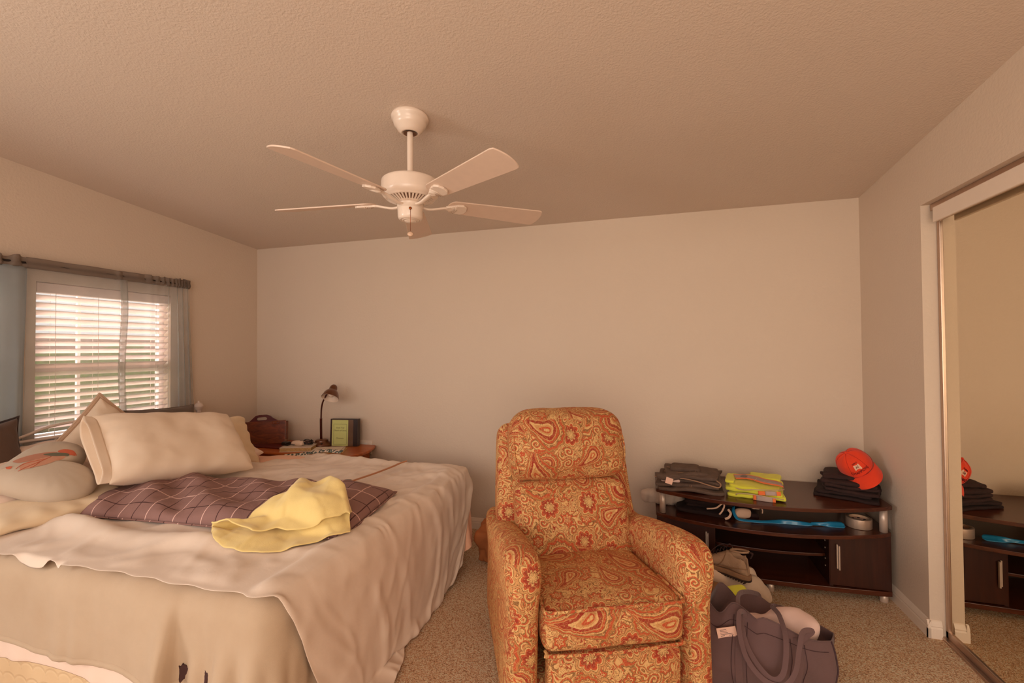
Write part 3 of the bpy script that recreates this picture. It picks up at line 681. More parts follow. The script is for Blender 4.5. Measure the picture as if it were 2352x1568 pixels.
for sg in (-1, 1):
    pipe('piping', [m_ @ Vector(p) for p in [(sg*.250, -.088, -.155), (sg*.268, -.088, -.06), (sg*.266, -.083, .02), (sg*.245, -.05, .11), (sg*.20, -.010, .158), (sg*.13, .01, .172)]], .004)
# back shell with side wings
def shell(q):
    x, y, z = q.T; return np.stack([x*(1-.05*np.clip(z/.3, -1, 1)), y, z], 1)
V, F = rbox(.665, .17, .53, .045, 14, (.006, .01, .006), .003, 6, 5, shell); m_ = backm(.735, .775); up('back_shell', ([tuple(m_ @ Vector(p)) for p in V], F), sub=1)
mw_ = m_
for sg in (-1, 1): pipe('piping', [mw_ @ Vector(p) for p in [(sg*.325, -.062, -.24), (sg*.322, -.064, 0), (sg*.314, -.062, .20), (sg*.295, -.04, .25)]], .004)
# arms: sloping back, high rounded front, narrow front panel
def arm(sg):
    def fn(q):
        x, y, z = q.T; t = np.clip((y+.45)/.9, 0, 1)                    # 0 front .. 1 back
        top = .675-.01*t-.105*np.clip((t-.12)/.6, 0, 1)**1.2-.03*np.clip(1-t/.06, 0, 1)**2
        k = np.clip((z+.32)/.64, 0, 1); z2 = .04+(top-.04)*k
        roll = np.exp(-((k-.90)/.16)**2)*.016; wid = 1+roll/.06*.9
        x2 = x*wid+sg*.012*np.clip((.45-z2)/.45, 0, 1); fr = .02*np.exp(-((k-.86)/.12)**2)*np.clip(1-t*6, 0, 1)
        return np.stack([x2, y-fr+.004*vnoise(q, 8, 11+sg), z2], 1)
    V, F = rbox(.108, .90, .64, .048, 20, (.008, .008, .0), .004, 5, 7+sg, fn)
    a = up('arm', (V+np.array([sg*.318, .455, 0]), F), sub=1)
    if False: pipe('arm_welt', [(sg*.275, .003, .06), (sg*.273, .0, .30), (sg*.268, -.006, .50), (sg*.275, -.012, .60), (sg*.318, -.004, .652), (sg*.362, -.008, .60), (sg*.370, -.002, .50), (sg*.378, .004, .30), (sg*.380, .006, .06)], .0042, parent=a)
    if False: pipe('arm_seam', [(sg*.275, -.001, .478), (sg*.30, -.006, .480), (sg*.33, -.007, .484), (sg*.358, -.001, .488)], .0026, parent=a)
for sg in (-1, 1): arm(sg)
V, F = rbox(.70, .80, .16, .03, 8); up('base_frame', (V+np.array([0, .47, .12]), F))
V, F = rbox(.66, .78, .30, .03, 8); up('rear_frame', (V*np.array([1, .5, 1])+np.array([0, .72, .33]), F))
for sx in (-.30, .30):
    for sy in (.12, .84): mesh_obj('chair_foot', *lathe([(0, 0), (.018, 0), (.022, .045), (0, .045)], 16, (sx, sy, 0)), M['black'], CH)

# ================================================================ TV STAND
TV = thing('tv_stand', 'low espresso-brown television stand with curved front boards against the back wall', 'television stand', (4.06, -.25, 0))
X0, X1 = 3.455, 4.665
def bow(x, y0, yb): t = (x-(X0+X1)/2)/((X1-X0)/2); return y0-(yb-y0)*-1*0-(yb)*(1-t*t)
def board(name, z, th, ys, bulge, mat=M['expresso'], x0=X0, x1=X1, yb=-.02, parent=TV):
    n = 28; fr = []
    for i in range(n+1):
        x = x0+(x1-x0)*i/n; t = 2*i/n-1; fr.append((x, ys-bulge*(1-t*t)))
    r = .018; poly = [(x0, yb)]+[(x0, ys+r)]+[(x0+r*.3, ys+r*.3-.002)]+fr[1:-1]+[(x1-r*.3, ys+r*.3-.002)]+[(x1, ys+r)]+[(x1, yb)]
    o = mesh_obj(name, *prism(poly, z-th, z), mat, parent, False, True); bevel(o, .002); return o
board('top_board', .530, .020, -.415, .165); board('middle_board', .382, .020, -.40, .155)
board('base_board', .068, .026, -.40, .028)
board('inner_shelf', .222, .016, -.355, .035, x0=3.79, x1=4.37, yb=-.035)
for xa, xb, n_ in ((X0+.006, X0+.024, 'side_panel'), (X1-.024, X1-.006, 'side_panel')): boxo(n_, (xa, xb, -.395, -.02, .068, .362), M['expresso_v'], TV, .001)
for xa in (3.770, 4.368): boxo('divider', (xa, xa+.018, -.398, -.025, .068, .362), M['expresso_v'], TV, .001)
boxo('back_panel', (X0+.02, X1-.02, -.028, -.020, .068, .362), M['darkback'], TV, 0)
def door(xa, ya, xb, yb, hx):
    d = Vector((xb-xa, yb-ya, 0)); L = d.length; d.normalize(); nn = Vector((d.y, -d.x, 0))
    def P(s, t, z): p = Vector((xa, ya, 0))+d*s+nn*t; return (p.x, p.y, z)
    o = mesh_obj('cabinet_door', [P(s, t, z) for s in (.002, L-.002) for t in (-.016, 0) for z in (.072, .358)], boxg(0, 1, 0, 1, 0, 1)[1], M['expresso_v'], TV, False, True); bevel(o, .0015)
    hpart = []
    for ds in (-.0032, .0032):
        c = L*hx+ds*1.3; hpart.append(([P(s, t, z) for s in (c-.003, c+.003) for t in (.006, .016+ds*.8) for z in (.165-ds, .295-ds)], boxg(0, 1, 0, 1, 0, 1)[1]))
    for z in (.185, .275): hpart.append(([P(s, t, zz) for s in (L*hx-.003, L*hx+.003) for t in (0, .008) for zz in (z-.003, z+.003)], boxg(0, 1, 0, 1, 0, 1)[1]))
    hd = mesh_obj('door_handle', *merge(*hpart), M['silver'], o, False, True); hd['label'] = 'silver vertical bar handle'
door(X0+.010, -.398, 3.786, -.400, .86); door(4.370, -.400, X1-.008, -.398, .13)
for x, y, z0, z1, r_ in ((3.495, -.385, .382, .511, .018), (3.50, -.06, .382, .511, .016), (4.63, -.385, .382, .511, .019), (4.55, -.06, .382, .511, .016), (4.06, -.16, .382, .511, .013)):
    mesh_obj('support_post', *lathe([(0, z0), (r_, z0), (r_, z1), (0, z1)], 24, (x, y, 0)), M['silver'], TV, True, True)['label'] = 'silver round support post'
for x, y in ((3.50, -.36), (4.072, -.405), (4.632, -.368), (3.52, -.07), (4.60, -.07)):
    mesh_obj('foot', *lathe([(0, 0), (.018, .0), (.020, .004), (.020, .040), (.016, .043), (0, .043)], 20, (x, y, 0)), M['silver'], TV, True, True)
pins = []
for z in (.15, .19, .25, .29):
    for y in (-.34, ): pins.append(boxg(4.3655, 4.3685, y-.003, y+.003, z-.003, z+.003))
mesh_obj('shelf_pins', *merge(*pins), M['silver'], TV, False, True)

# ================================================================ NIGHTSTAND AND WHAT STANDS ON IT
NS = thing('nightstand', 'orange oak nightstand in the corner beyond the bed', 'nightstand', (.68, -.25, 0))
nst = .600
o = mesh_obj('top', *prism([(.04, -.02), (.04, -.46), (1.22, -.46), (1.285, -.42), (1.32, -.30), (1.318, -.20), (1.27, -.06), (1.25, -.02)], nst-.022, nst), M['oak'], NS, False, True); bevel(o, .006, 3)
boxo('body', (.08, 1.20, -.42, -.03, .06, nst-.022), M['oak'], NS, .004)
for k, (xa, xb) in enumerate(((.10, .63), (.65, 1.18))):
    for z0, z1 in ((.38, .55), (.20, .36)):
        d = boxo('drawer', (xa, xb, -.434, -.41, z0, z1), M['oak'], NS, .004)
        mesh_obj('knob', *xf(lathe([(.006, 0), (.006, .012), (.013, .018), (.012, .026), (0, .028)], 16), Matrix.Translation(((xa+xb)/2, -.434, (z0+z1)/2)) @ Matrix.Rotation(PI/2, 4, 'X')), M['brass'], d, True, True)
for x in (.10, 1.18):
    for y in (-.40, -.05): boxo('leg', (x-.02, x+.02, y-.02, y+.02, 0, .07), M['oak'], NS, .003)
# wooden hinged box with a carrying handle
BX = thing('wooden_carry_box', 'dark oak box with sloped lid and cut-out carrying handle standing on the nightstand', 'wooden box', (.34, -.24, nst))
bm_ = frame_mw((.315, -.262, .690), (.955, .290, .05), (-.085, .12, .99))
def inbx(vf): return xf(vf, bm_)
o = mesh_obj('lid', *inbx(boxg(-.205, .200, -.085, .105, -.012, .0)), M['box'], BX, False, True); bevel(o, .004)
o = mesh_obj('case', *inbx(boxg(-.200, .200, -.085, .100, -.05, -.013)), M['box'], BX, False, True); bevel(o, .003)
hp = [(-.155, .0), (-.12, .012), (-.09, .038), (-.07, .055), (-.04, .062), (.02, .062), (.05, .052), (.07, .034), (.10, .018), (.135, .0)]
hole = [(-.062, .022), (-.062, .034), (-.05, .042), (.012, .042), (.026, .034), (.026, .022), (.016, .016), (-.052, .016)]
def holed(outer, hole, z0, z1):
    bm = bmesh.new(); vo = [bm.verts.new((x, y, z0)) for x, y in outer]; vh = [bm.verts.new((x, y, z0)) for x, y in hole]
    es = [bm.edges.new((vo[i], vo[(i+1) % len(vo)])) for i in range(len(vo))]+[bm.edges.new((vh[i], vh[(i+1) % len(vh)])) for i in range(len(vh))]
    bmesh.ops.triangle_fill(bm, use_beauty=True, edges=es); r = bmesh.ops.extrude_face_region(bm, geom=bm.faces[:])
    bmesh.ops.translate(bm, verts=[g for g in r['geom'] if isinstance(g, bmesh.types.BMVert)], vec=(0, 0, z1-z0)); bmesh.ops.recalc_face_normals(bm, faces=bm.faces[:])
    V = [v.co[:] for v in bm.verts]; bm.verts.index_update(); F = [tuple(v.index for v in f.verts) for f in bm.faces]; bm.free(); return V, F
o = mesh_obj('carry_handle', *xf(holed(hp, hole, -.046, -.032), bm_ @ Matrix.Translation((0, .098, 0))), M['redwood'], BX, False, True); bevel(o, .002)
mesh_obj('hinge_ornament', *xf(merge(tube([(.105+.018*math.cos(a), .088+.011*math.sin(a), .001) for a in np.linspace(0, 2*PI, 17)[:-1]], .0022, 6, True), tube([(.130+.018*math.cos(a), .088+.011*math.sin(a), .001) for a in np.linspace(0, 2*PI, 17)[:-1]], .0022, 6, True)), bm_), M['brass'], BX, True, True)
boxo('plinth', (.13, .60, -.36, -.14, nst, nst+.012), M['redwood'], BX, .003)
# book with cables and glasses
BK = thing('thick_book', 'closed thick paperback lying flat on the nightstand under the black cable', 'book', (.78, -.33, nst))
bmx = Matrix.Translation((.76, -.335, nst)) @ Matrix.Rotation(.38, 4, 'Z')
o = mesh_obj('page_block', *xf(boxg(-.118, .116, -.075, .075, .004, .030), bmx), M['pages'], BK, False, True)
o = mesh_obj('cover', *xf(merge(boxg(-.12, .12, -.078, .078, .0, .004), boxg(-.12, .12, -.078, .078, .030, .033)), bmx), M['paper'], BK, False, True)
CB = thing('coiled_charger_cable', 'coiled black cable with a plug lying on the thick book', 'cable', (.77, -.33, nst+.033))
cc = []
for k in range(64):
    a = k*.42; cc.append((.80+.055*math.cos(a)*(1+.15*math.sin(k*.11)), -.30+.034*math.sin(a), nst+.042+.030*k/64+.006*math.sin(k*1.3)))
mesh_obj('cord', *tube(smooth_path(cc, 3), .0028, 6), M['black'], CB, True, True)
mesh_obj('cord', *tube(smooth_path([cc[0], (.74, -.36, nst+.045), (.68, -.38, nst+.05), (.65, -.36, nst+.06)], 6), .0028, 6), M['black'], CB, True, True)
o = boxo('plug', (.625, .685, -.375, -.335, nst+.034, nst+.062), M['black'], CB, .005)
for dx in (0, .014): boxo('prong', (.645+dx, .648+dx, -.358, -.350, nst+.062, nst+.082), M['alu'], o, 0)
SP = tag(mesh_obj('computer_mouse', *[(V*np.array([1, 1, 1])+np.array([.755, -.335, nst+.052]), F) for V, F in [rbox(.105, .055, .030, .0149, 8, (0, 0, .006))]][0], M['lampi'], loc=(.755, -.335, nst+.035)), 'pale rounded plastic gadget tangled in the black cable on the book', 'gadget')
# desk lamp
LP = thing('desk_lamp', 'brown gooseneck desk lamp with bell shade standing on the nightstand', 'lamp', (.840, -.17, nst))
mesh_obj('base', *lathe([(0, 0), (.078, 0), (.082, .008), (.080, .020), (.068, .032), (.050, .038), (.052, .045), (.046, .054), (.030, .060), (.014, .062), (0, .062)], 40, (.840, -.17, nst)), M['lampm'], LP, True, True)
neck = [(.835, -.17, nst+.06), (.833, -.17, nst+.20), (.836, -.172, nst+.235), (.842, -.175, nst+.305), (.858, -.178, nst+.362), (.890, -.18, nst+.415), (.908, -.17, nst+.445)]
mesh_obj('neck', *tube(smooth_path(neck, 8), lambda t: .0095 if t < .30 else .0062, 12), M['lampd'], LP, True, True)
sh_m = Matrix.Translation((.945, -.20, nst+.398)) @ Matrix.Rotation(math.radians(-34), 4, 'X') @ Matrix.Rotation(math.radians(-4), 4, 'Y')
sprof = [(0, .122), (.016, .119), (.026, .108), (.031, .090), (.032, .075), (.034, .070), (.046, .060), (.058, .040), (.066, .015), (.070, 0)]
o = mesh_obj('shade', *xf(lathe(sprof, 40), sh_m), M['lampm'], LP, True, True)
o2 = mesh_obj('shade_lining', *xf(lathe([(r-.0012, z-.001) for r, z in sprof[4:]], 40), sh_m), M['lampi'], LP, True, True)
mesh_obj('bulb', *xf(lathe([(0, .012), (.016, .016), (.024, .030), (.022, .048), (.014, .066), (.013, .080)], 24), sh_m), M['bulb'], LP, True, True)
mesh_obj('switch_knob', *lathe([(0, .066), (.006, .066), (.006, .058), (0, .058)], 12, (.885, -.225, nst-.030)), M['black'], LP, True, True)
# ring binder with clear sleeve and pale green directory sheet
BD = thing('ring_binder', 'dark brown ring binder standing upright with a pale green printed sheet in its clear pocket', 'binder', (1.05, -.12, nst))
bdm = frame_mw((.955, -.190, .7085), (.975, .22, 0), (0, 0, 1)) if False else frame_mw((1.030, -.135, .7105), (.985, .17, 0), (-.0, .05, 1))
def inb(vf): return xf(vf, bdm)
o = mesh_obj('front_cover', *inb(boxg(-.118, .108, -.108, .110, -.003, .0)), M['vinyl2'], BD, False, True); bevel(o, .001)
o = mesh_obj('back_cover', *inb(boxg(-.118, .112, -.108, .112, -.048, -.045)), M['vinyl'], BD, False, True)
o = mesh_obj('spine', *inb(boxg(.108, .114, -.108, .112, -.048, .0)), M['vinyl'], BD, False, True)
o = mesh_obj('top_rim', *inb(merge(boxg(-.118, .108, .106, .112, -.046, .001), boxg(-.118, -.108, -.108, .110, -.003, .0015), boxg(.078, .108, -.108, .112, .0, .0015))), M['vinyl'], BD, False, True)
o = mesh_obj('inner_pages', *inb(boxg(-.10, .09, -.105, .10, -.043, -.006)), M['vinyl'], BD, False, True)
gs = mesh_obj('green_sheet', *inb(boxg(-.104, .034, -.106, .103, .0004, .0012)), M['greenp'], BD, False, True); gs['label'] = 'pale green printed directory sheet'
def ring_rect(x0, x1, y0, y1, w, z0, z1): return merge(boxg(x0, x1, y0, y0+w, z0, z1), boxg(x0, x1, y1-w, y1, z0, z1), boxg(x0, x0+w, y0+w, y1-w, z0, z1), boxg(x1-w, x1, y0+w, y1-w, z0, z1))
mesh_obj('sheet_border', *inb(ring_rect(-.090, .022, -.096, .070, .0016, .0012, .0015)), M['ink'], gs, False, True)
for s_, y_ in (('South Trail', .040), ('Church of Christ', .018), ('Directory', -.044)):
    v_, f_ = text_mesh(s_, .0155, .0002); v_ = [(x-.034, y+y_, z+.0014) for x, y, z in v_]; mesh_obj('printed_line', *inb((v_, f_)), M['ink'], gs, False, True)
mesh_obj('clear_sleeve', *inb(boxg(-.108, .078, -.106, .105, .0022, .0026)), M['sleeve'], BD, False, True)
# magazines
for k, (dx, dy, a, th_, lab) in enumerate(((0, 0, .10, .006, 'bottom cream booklet of the small paper stack on the nightstand'), (-.012, .006, .16, .008, 'middle booklet of the small paper stack on the nightstand'), (-.02, -.004, .05, .005, 'top white booklet of the small paper stack in front of the binder'))):
    mm = Matrix.Translation((1.04+dx, -.325+dy, nst+[0, .007, .016][k])) @ Matrix.Rotation(a+.35, 4, 'Z'); V, F = xf(boxg(-.105, .115, -.075, .075, 0, th_), mm)
    o = mesh_obj('booklet', V, F, M['paper'] if k else M['pages'], smooth=False, loc=(1.04+dx, -.325+dy, nst+[0, .007, .016][k])); tag(o, lab, 'booklet', 'booklets stacked on the nightstand'); bevel(o, .001)

# ================================================================ BED
BED = thing('bed', 'double bed with white iron headboard against the window wall', 'bed', (1.2, -1.32, 0))
BX0, BX1, BY0, BY1, BT = .12, 2.27, -2.18, -.54, .58
V, F = rbox(BX1-BX0, BY1-BY0, .275, .05, 18, (0, 0, .012), .003, 3, 21); o = mesh_obj('mattress', V+np.array([(BX0+BX1)/2, (BY0+BY1)/2, .4425]), F, M['mattress'], BED, True, True)
V, F = rbox(BX1-BX0, BY1-BY0, .245, .025, 14, (.0, .0, 0), .002, 3, 22); o = mesh_obj('box_spring', V+np.array([(BX0+BX1)/2, (BY0+BY1)/2, .1825]), F, M['quilt'], BED, True, True); box_uv(o)
for x in (.2, 2.15):
    for y in (-2.08, -.64): mesh_obj('bed_leg', *lathe([(0, 0), (.022, 0), (.022, .065), (0, .065)], 12, (x, y, 0)), M['black'], BED, True, True)
hb = []
for y in (-.625, -2.09): hb.append(tube([(.075, y, 0), (.075, y, .925)], .013, 12))
for zz in (.66, .885): hb.append(tube([(.075, -2.09, zz), (.075, -.625, zz)], .009, 10))
hb.append(tube(smooth_path([(.075, -2.09, .86), (.075, -1.85, .87), (.075, -1.70, .905), (.075, -1.55, .950), (.075, -1.40, .962), (.075, -1.25, .955), (.075, -1.0, .90), (.075, -.75, .885), (.075, -.625, .90)], 8), .008, 10))
for y in np.linspace(-1.9, -.76, 7): hb.append(tube([(.075, y, .66), (.075, y, .885)], .006, 8))
mesh_obj('headboard', *merge(*hb), M['metalw'], BED, True, True)
for y in (-.625, -2.09):
    mesh_obj('ball_finial', *lathe([(0, -.048), (.016, -.046), (.020, -.040), (.016, -.033), (.024, -.024), (.030, -.008), (.031, 0), (.0315, .001), (.031, .002), (.028, .016), (.018, .027), (.008, .031), (.006, .036), (.007, .041), (.0, .045)], 28, (.075, y, .957)), M['metalw'], BED, True, True)

def bedcol(off, bump=None, mu=.7, grow=0):
    c = np.array([(BX0+BX1)/2, (BY0+BY1)/2, BT/2]); r = .065; h = np.array([(BX1-BX0)/2+grow, (BY1-BY0)/2+grow, BT/2])-r
    def f(X, old):
        P = X.copy()
        if bump is not None: P[:, 2] -= bump(X[:, 0], X[:, 1])*(P[:, 2] > .5)
        d = P-c; q = np.abs(d)-h; qp = np.maximum(q, 0); l = np.linalg.norm(qp, axis=1); sd = l+np.minimum(q.max(1), 0)-r; hit = sd < off
        if hit.any():
            n = np.zeros_like(qp); m = l > 1e-9; n[m] = qp[m]/l[m][:, None]; ins = ~m; ax = q.argmax(1); n[np.where(ins)[0], ax[ins]] = 1; n *= np.where(d < 0, -1, 1)
            X = X.copy(); push = (off-sd)[hit][:, None]*n[hit]; Xh = X[hit]+push; mv = Xh-old[hit]; nn = n[hit]; tn = mv-(mv*nn).sum(1, keepdims=True)*nn; Xh -= tn*mu*np.clip(np.abs(nn[:, 2:3]), .12, 1); X[hit] = Xh
        X[:, 2] = np.maximum(X[:, 2], .012); X[:, 1] = np.minimum(X[:, 1], -.50) if False else X[:, 1]
        return X
    return f
class HF:
    """height map of what already lies on a surface, for dropping the next cloth on it"""
    def __init__(s, x0, x1, y0, y1, base, d=.012):
        s.x0, s.y0, s.d = x0, y0, d; s.H = np.full((int((y1-y0)/d)+1, int((x1-x0)/d)+1), float(base))
    def ij(s, x, y): return np.clip(((y-s.y0)/s.d), 0, s.H.shape[0]-1.001), np.clip(((x-s.x0)/s.d), 0, s.H.shape[1]-1.001)
    def add(s, P, rad=1):
        P = np.asarray(P, float).reshape(-1, 3); j, i = s.ij(P[:, 0], P[:, 1]); j = j.round().astype(int); i = i.round().astype(int)
        for dj in range(-rad, rad+1):
            for di in range(-rad, rad+1): np.maximum.at(s.H, (np.clip(j+dj, 0, s.H.shape[0]-1), np.clip(i+di, 0, s.H.shape[1]-1)), P[:, 2])
    def z(s, x, y):
        j, i = s.ij(np.asarray(x, float), np.asarray(y, float)); a = j.astype(int); b = i.astype(int); fj = j-a; fi = i-b
        return s.H[a, b]*(1-fj)*(1-fi)+s.H[a+1, b]*fj*(1-fi)+s.H[a, b+1]*(1-fj)*fi+s.H[a+1, b+1]*fj*fi
    def col(s, off, mu=.6):
        def f(X, old):
            h = s.z(X[:, 0], X[:, 1])+off; hit = X[:, 2] < h; X = X.copy()
            X[hit, 2] = h[hit]; X[hit, :2] = X[hit, :2]*(1-mu)+old[hit, :2]*mu; return X
        return f
def densify(V, F, k=1): return V
def sheet(xs, xe, ys, ye, d, squeeze, z0, col, steps, seed, bend=.1, jit=.004, iters=7, sx=None):
    """cloth given by hem functions in flat cloth coordinates: xs(v), xe(v), ys(u), ye(u)"""
    nu = int((xe(.5)-xs(.5))/d); nv = int((ye(.5)-ys(.5))/d); u = np.linspace(0, 1, nu)[None, :].repeat(nv, 0); v = np.linspace(0, 1, nv)[:, None].repeat(nu, 1)
    x = xs(v)*(1-u)+xe(v)*u; y = ys(u)*(1-v)+ye(u)*v; R = np.stack([x, y, 0*x], -1)
    cx, cy = 1.5, -1.3; X = R.copy(); X[..., 0] = cx+(x-cx)*(sx or squeeze); X[..., 1] = cy+(y-cy)*squeeze; X[..., 2] = z0+jit*fbm(R, 7, seed, 3)*3
    return cloth_sim(X, R, col, steps, iters, bend)
lin = lambda a, b: (lambda t: a+(b-a)*t)
# peach fitted sheet: shows at the foot corner and beside the pillows
P1 = sheet(lambda v: .20+0*v, lambda v: 2.27+.36-.06*np.cos(v*7)*1+.0*v, lambda u: -1.15+0*u, lambda u: -.42+0*u, .026, .985, .60, bedcol(.022, lambda x, y: .010*vnoise(np.stack([x, y, 0*x], -1), 9, 2)+.02*np.exp(-((x-.95)/.2)**2-((y+.62)/.1)**2)), 55, 3)
o = tag(cloth_obj('fitted_sheet', P1, M['peach'], .003, 1), 'peach sheet showing at the far foot corner of the bed', 'bed sheet')
# undersheet hanging out between fleece and box spring on the near side
P2 = sheet(lambda v: .25+0*v, lambda v: 2.22+0*v, lambda u: -2.18-.33-.02*np.sin(u*9), lambda u: -1.9+0*u, .028, .99, .60, bedcol(.004), 50, 5)
o = tag(cloth_obj('under_sheet', P2, M['pillow_w'], .003, 1), 'thin ivory sheet hanging below the fleece along the near side of the bed', 'bed sheet')
# fleece blanket over the near side
def fx_end(v): return 2.27+.34+0*v
P3 = sheet(lambda v: .30+0*v, fx_end, lambda u: -2.18-.262-.015*np.exp(-((u-.66)/.05)**2)+.012*np.sin(u*5)+.050*np.clip((u-.45)/.3, 0, 1), lambda u: -1.25+0*u, .019, .985, .612,
           bedcol(.012, lambda x, y: .006*vnoise(np.stack([x, y, 0*x], -1), 6, 8)+0*x), 80, 11, bend=.45, jit=.003)
# one deep hanging fold in the fleece
s_ = P3[..., 0]-1.885; fx_ = np.where(s_ < 0, np.exp(s_/.085), np.exp(-(s_/.016)**2))*np.clip((.585-P3[..., 2])/.22, 0, 1); P3[..., 1] -= .085*fx_; P3[..., 2] -= .02*fx_; P3[..., 0] += .030*fx_
P3[..., 1] -= .012*np.exp(-((P3[..., 0]-1.36)/.03)**2)*np.clip((.57-P3[..., 2])/.25, 0, 1)+.010*np.exp(-((P3[..., 0]-1.44)/.025)**2)*np.clip((.57-P3[..., 2])/.25, 0, 1)
def clampbox(X, mx):
    d = X[..., 0]-BX1; X = X.copy(); X[..., 0] = np.where((d > mx) & (X[..., 2] < .56), BX1+mx, X[..., 0])
    cn = (X[..., 0] > BX1-.02) & (X[..., 1] < BY0+.02) & (X[..., 2] < .56); v_ = X[..., :2]-np.array([BX1-.05, BY0+.05]); l = np.linalg.norm(v_, axis=-1)+1e-9; k = np.minimum(1, (.05+mx+.01)/l)
    X[..., :2] = np.where(cn[..., None], np.array([BX1-.05, BY0+.05])+v_*k[..., None], X[..., :2]); return X
P3 = clampbox(P3, .022)
P3 = wrinkle(P3, .008*creases(P3[..., [0, 1, 2]]*[1, 0, 1]+0, 1.45, 7, 5, .35)*np.clip((.60-P3[..., 2])/.1, 0, 1)+.003*fbm(P3, 6, 3, 3))
FL = tag(cloth_obj('fleece_blanket', P3, M['fleece'], .012, 1), 'thick cream fleece blanket hanging over the near side of the bed', 'blanket')
hemp = [P3[0, i] for i in range(0, P3.shape[1])]
mesh_obj('rolled_hem', *tube(hemp, .0125, 8), M['fleece'], FL, True, True)
# white top sheet
def mound(x, y):
    P = np.stack([x, y, 0*x], -1)
    edge = -1.955-.02*np.sin(x*6); b = .052*np.exp(-((y-edge)/.055)**2)*np.clip((x-.75)/.2, 0, 1)*np.clip((2.05-x)/.35, 0, 1)*(.75+.35*np.sin(x*7.5+.6))
    r = .026*np.exp(-((y+.60-.25*(1.35-x)*(x < 1.35))/.05)**2)*np.clip((x-.8)/.2, 0, 1)*np.clip((2.2-x)/.5, 0, 1)
    diag = .014*np.maximum(0, np.sin((x*1.0-y*1.6)*17+1.3*vnoise(P, 3, 4)))*np.clip((1.6-x)/.4, 0, 1)*np.clip((y+1.15)/.2, 0, 1)
    foot = .012*np.maximum(0, np.sin((y*1.0+x*.25)*42))*np.clip((x-1.95)/.2, 0, 1)*np.clip((y+1.05)/.2, 0, 1)
    return b+r+diag+foot+.018*np.exp(-((x-2.18)/.12)**2-((y+.58)/.15)**2)+.007*vnoise(P, 8, 12)
P4 = sheet(lambda v: .42+.64*v**1.5, lambda v: 2.27+.56-.13*v-.20*np.clip((v-.72)/.28, 0, 1)**1.5, lambda u: -2.215-.018*np.clip((.5-u)/.4, 0, 1)+.004*np.sin(u*38)*np.exp(-((u-.35)/.3)**2)+.24*np.clip((u-.74)/.13, 0, 1)**1.2+.05*np.clip((u-.87)/.13, 0, 1), lambda u: -.43-.44*np.clip((u-.80)/.2, 0, 1), .016, .982, .625,
           bedcol(.028, mound, mu=.8, grow=.010), 100, 17, bend=.10, jit=.006)
# hem flutter on the near edge
nvp, nup = P4.shape[:2]
for j in range(9):
    K = np.ones(15)/15; w_ = max(0, 1-j/9); m0 = int(nup*.72)
    for c in (1, 2):
        a_ = np.convolve(np.pad(P4[j, :m0, c], 7, 'edge'), K, 'valid'); a_ = np.convolve(np.pad(a_, 7, 'edge'), K, 'valid'); bl = w_*np.clip((m0-np.arange(m0))/10, 0, 1); P4[j, :m0, c] = P4[j, :m0, c]*(1-bl)+a_*bl
for j in range(5):
    k = (1-j/5)**2; xx = P4[j, :, 0]; P4[j, :, 2] += .007*k*np.maximum(-.1, np.sin(xx*31+.9*np.sin(xx*9)))*(P4[j, :, 2] > .4); P4[j, :, 1] -= .006*k*np.sin(xx*37+1)
RR = np.stack(np.meshgrid(np.linspace(.4, 2.8, nup), np.linspace(-2.2, -.43, nvp)), -1); xx, yy = RR[..., 0], RR[..., 1]
far = np.clip((yy+1.3)/.4, 0, 1); foot_ = np.clip((xx-2.15)/.2, 0, 1)
fld = .011*creases(RR, .85, 6.5, 21, .22)*np.clip(.25+far, 0, 1)*(1-foot_)+.011*creases(RR, .25, 6, 33, .4)*(1-foot_)+.016*creases(RR, .22, 8, 41, .22)*foot_*np.clip(.55+far, 0, 1)+.006*creases(RR, 2.2, 7, 55, .5)+.004*fbm(np.stack([xx, yy, 0*xx], -1), 9, 77, 3)
sh_ = P4.shape; Q_ = P4.reshape(-1, 3); m_ = Q_[:, 0] > 2.2; Q_[m_] = bedcol(.046, None, 0, .0)(Q_[m_], Q_[m_]); P4 = wrinkle(Q_.reshape(sh_), fld); P4[..., 2] = np.where(P4[..., 2] > BT, np.maximum(P4[..., 2], BT+.03), P4[..., 2])
TS = tag(cloth_obj('top_sheet', P4, M['sheet'], .0025, 1), 'rumpled ivory top sheet spread over the bed and hanging down its foot', 'bed sheet')
hf = HF(.0, 2.6, -2.5, -.3, BT+.02)
def dens(P):  # denser samples of a cloth grid
    a = (P[:-1]+P[1:])/2; b = (P[:, :-1]+P[:, 1:])/2; return np.concatenate([P.reshape(-1, 3), a.reshape(-1, 3), b.reshape(-1, 3)])
hf.add(dens(P4), 1)

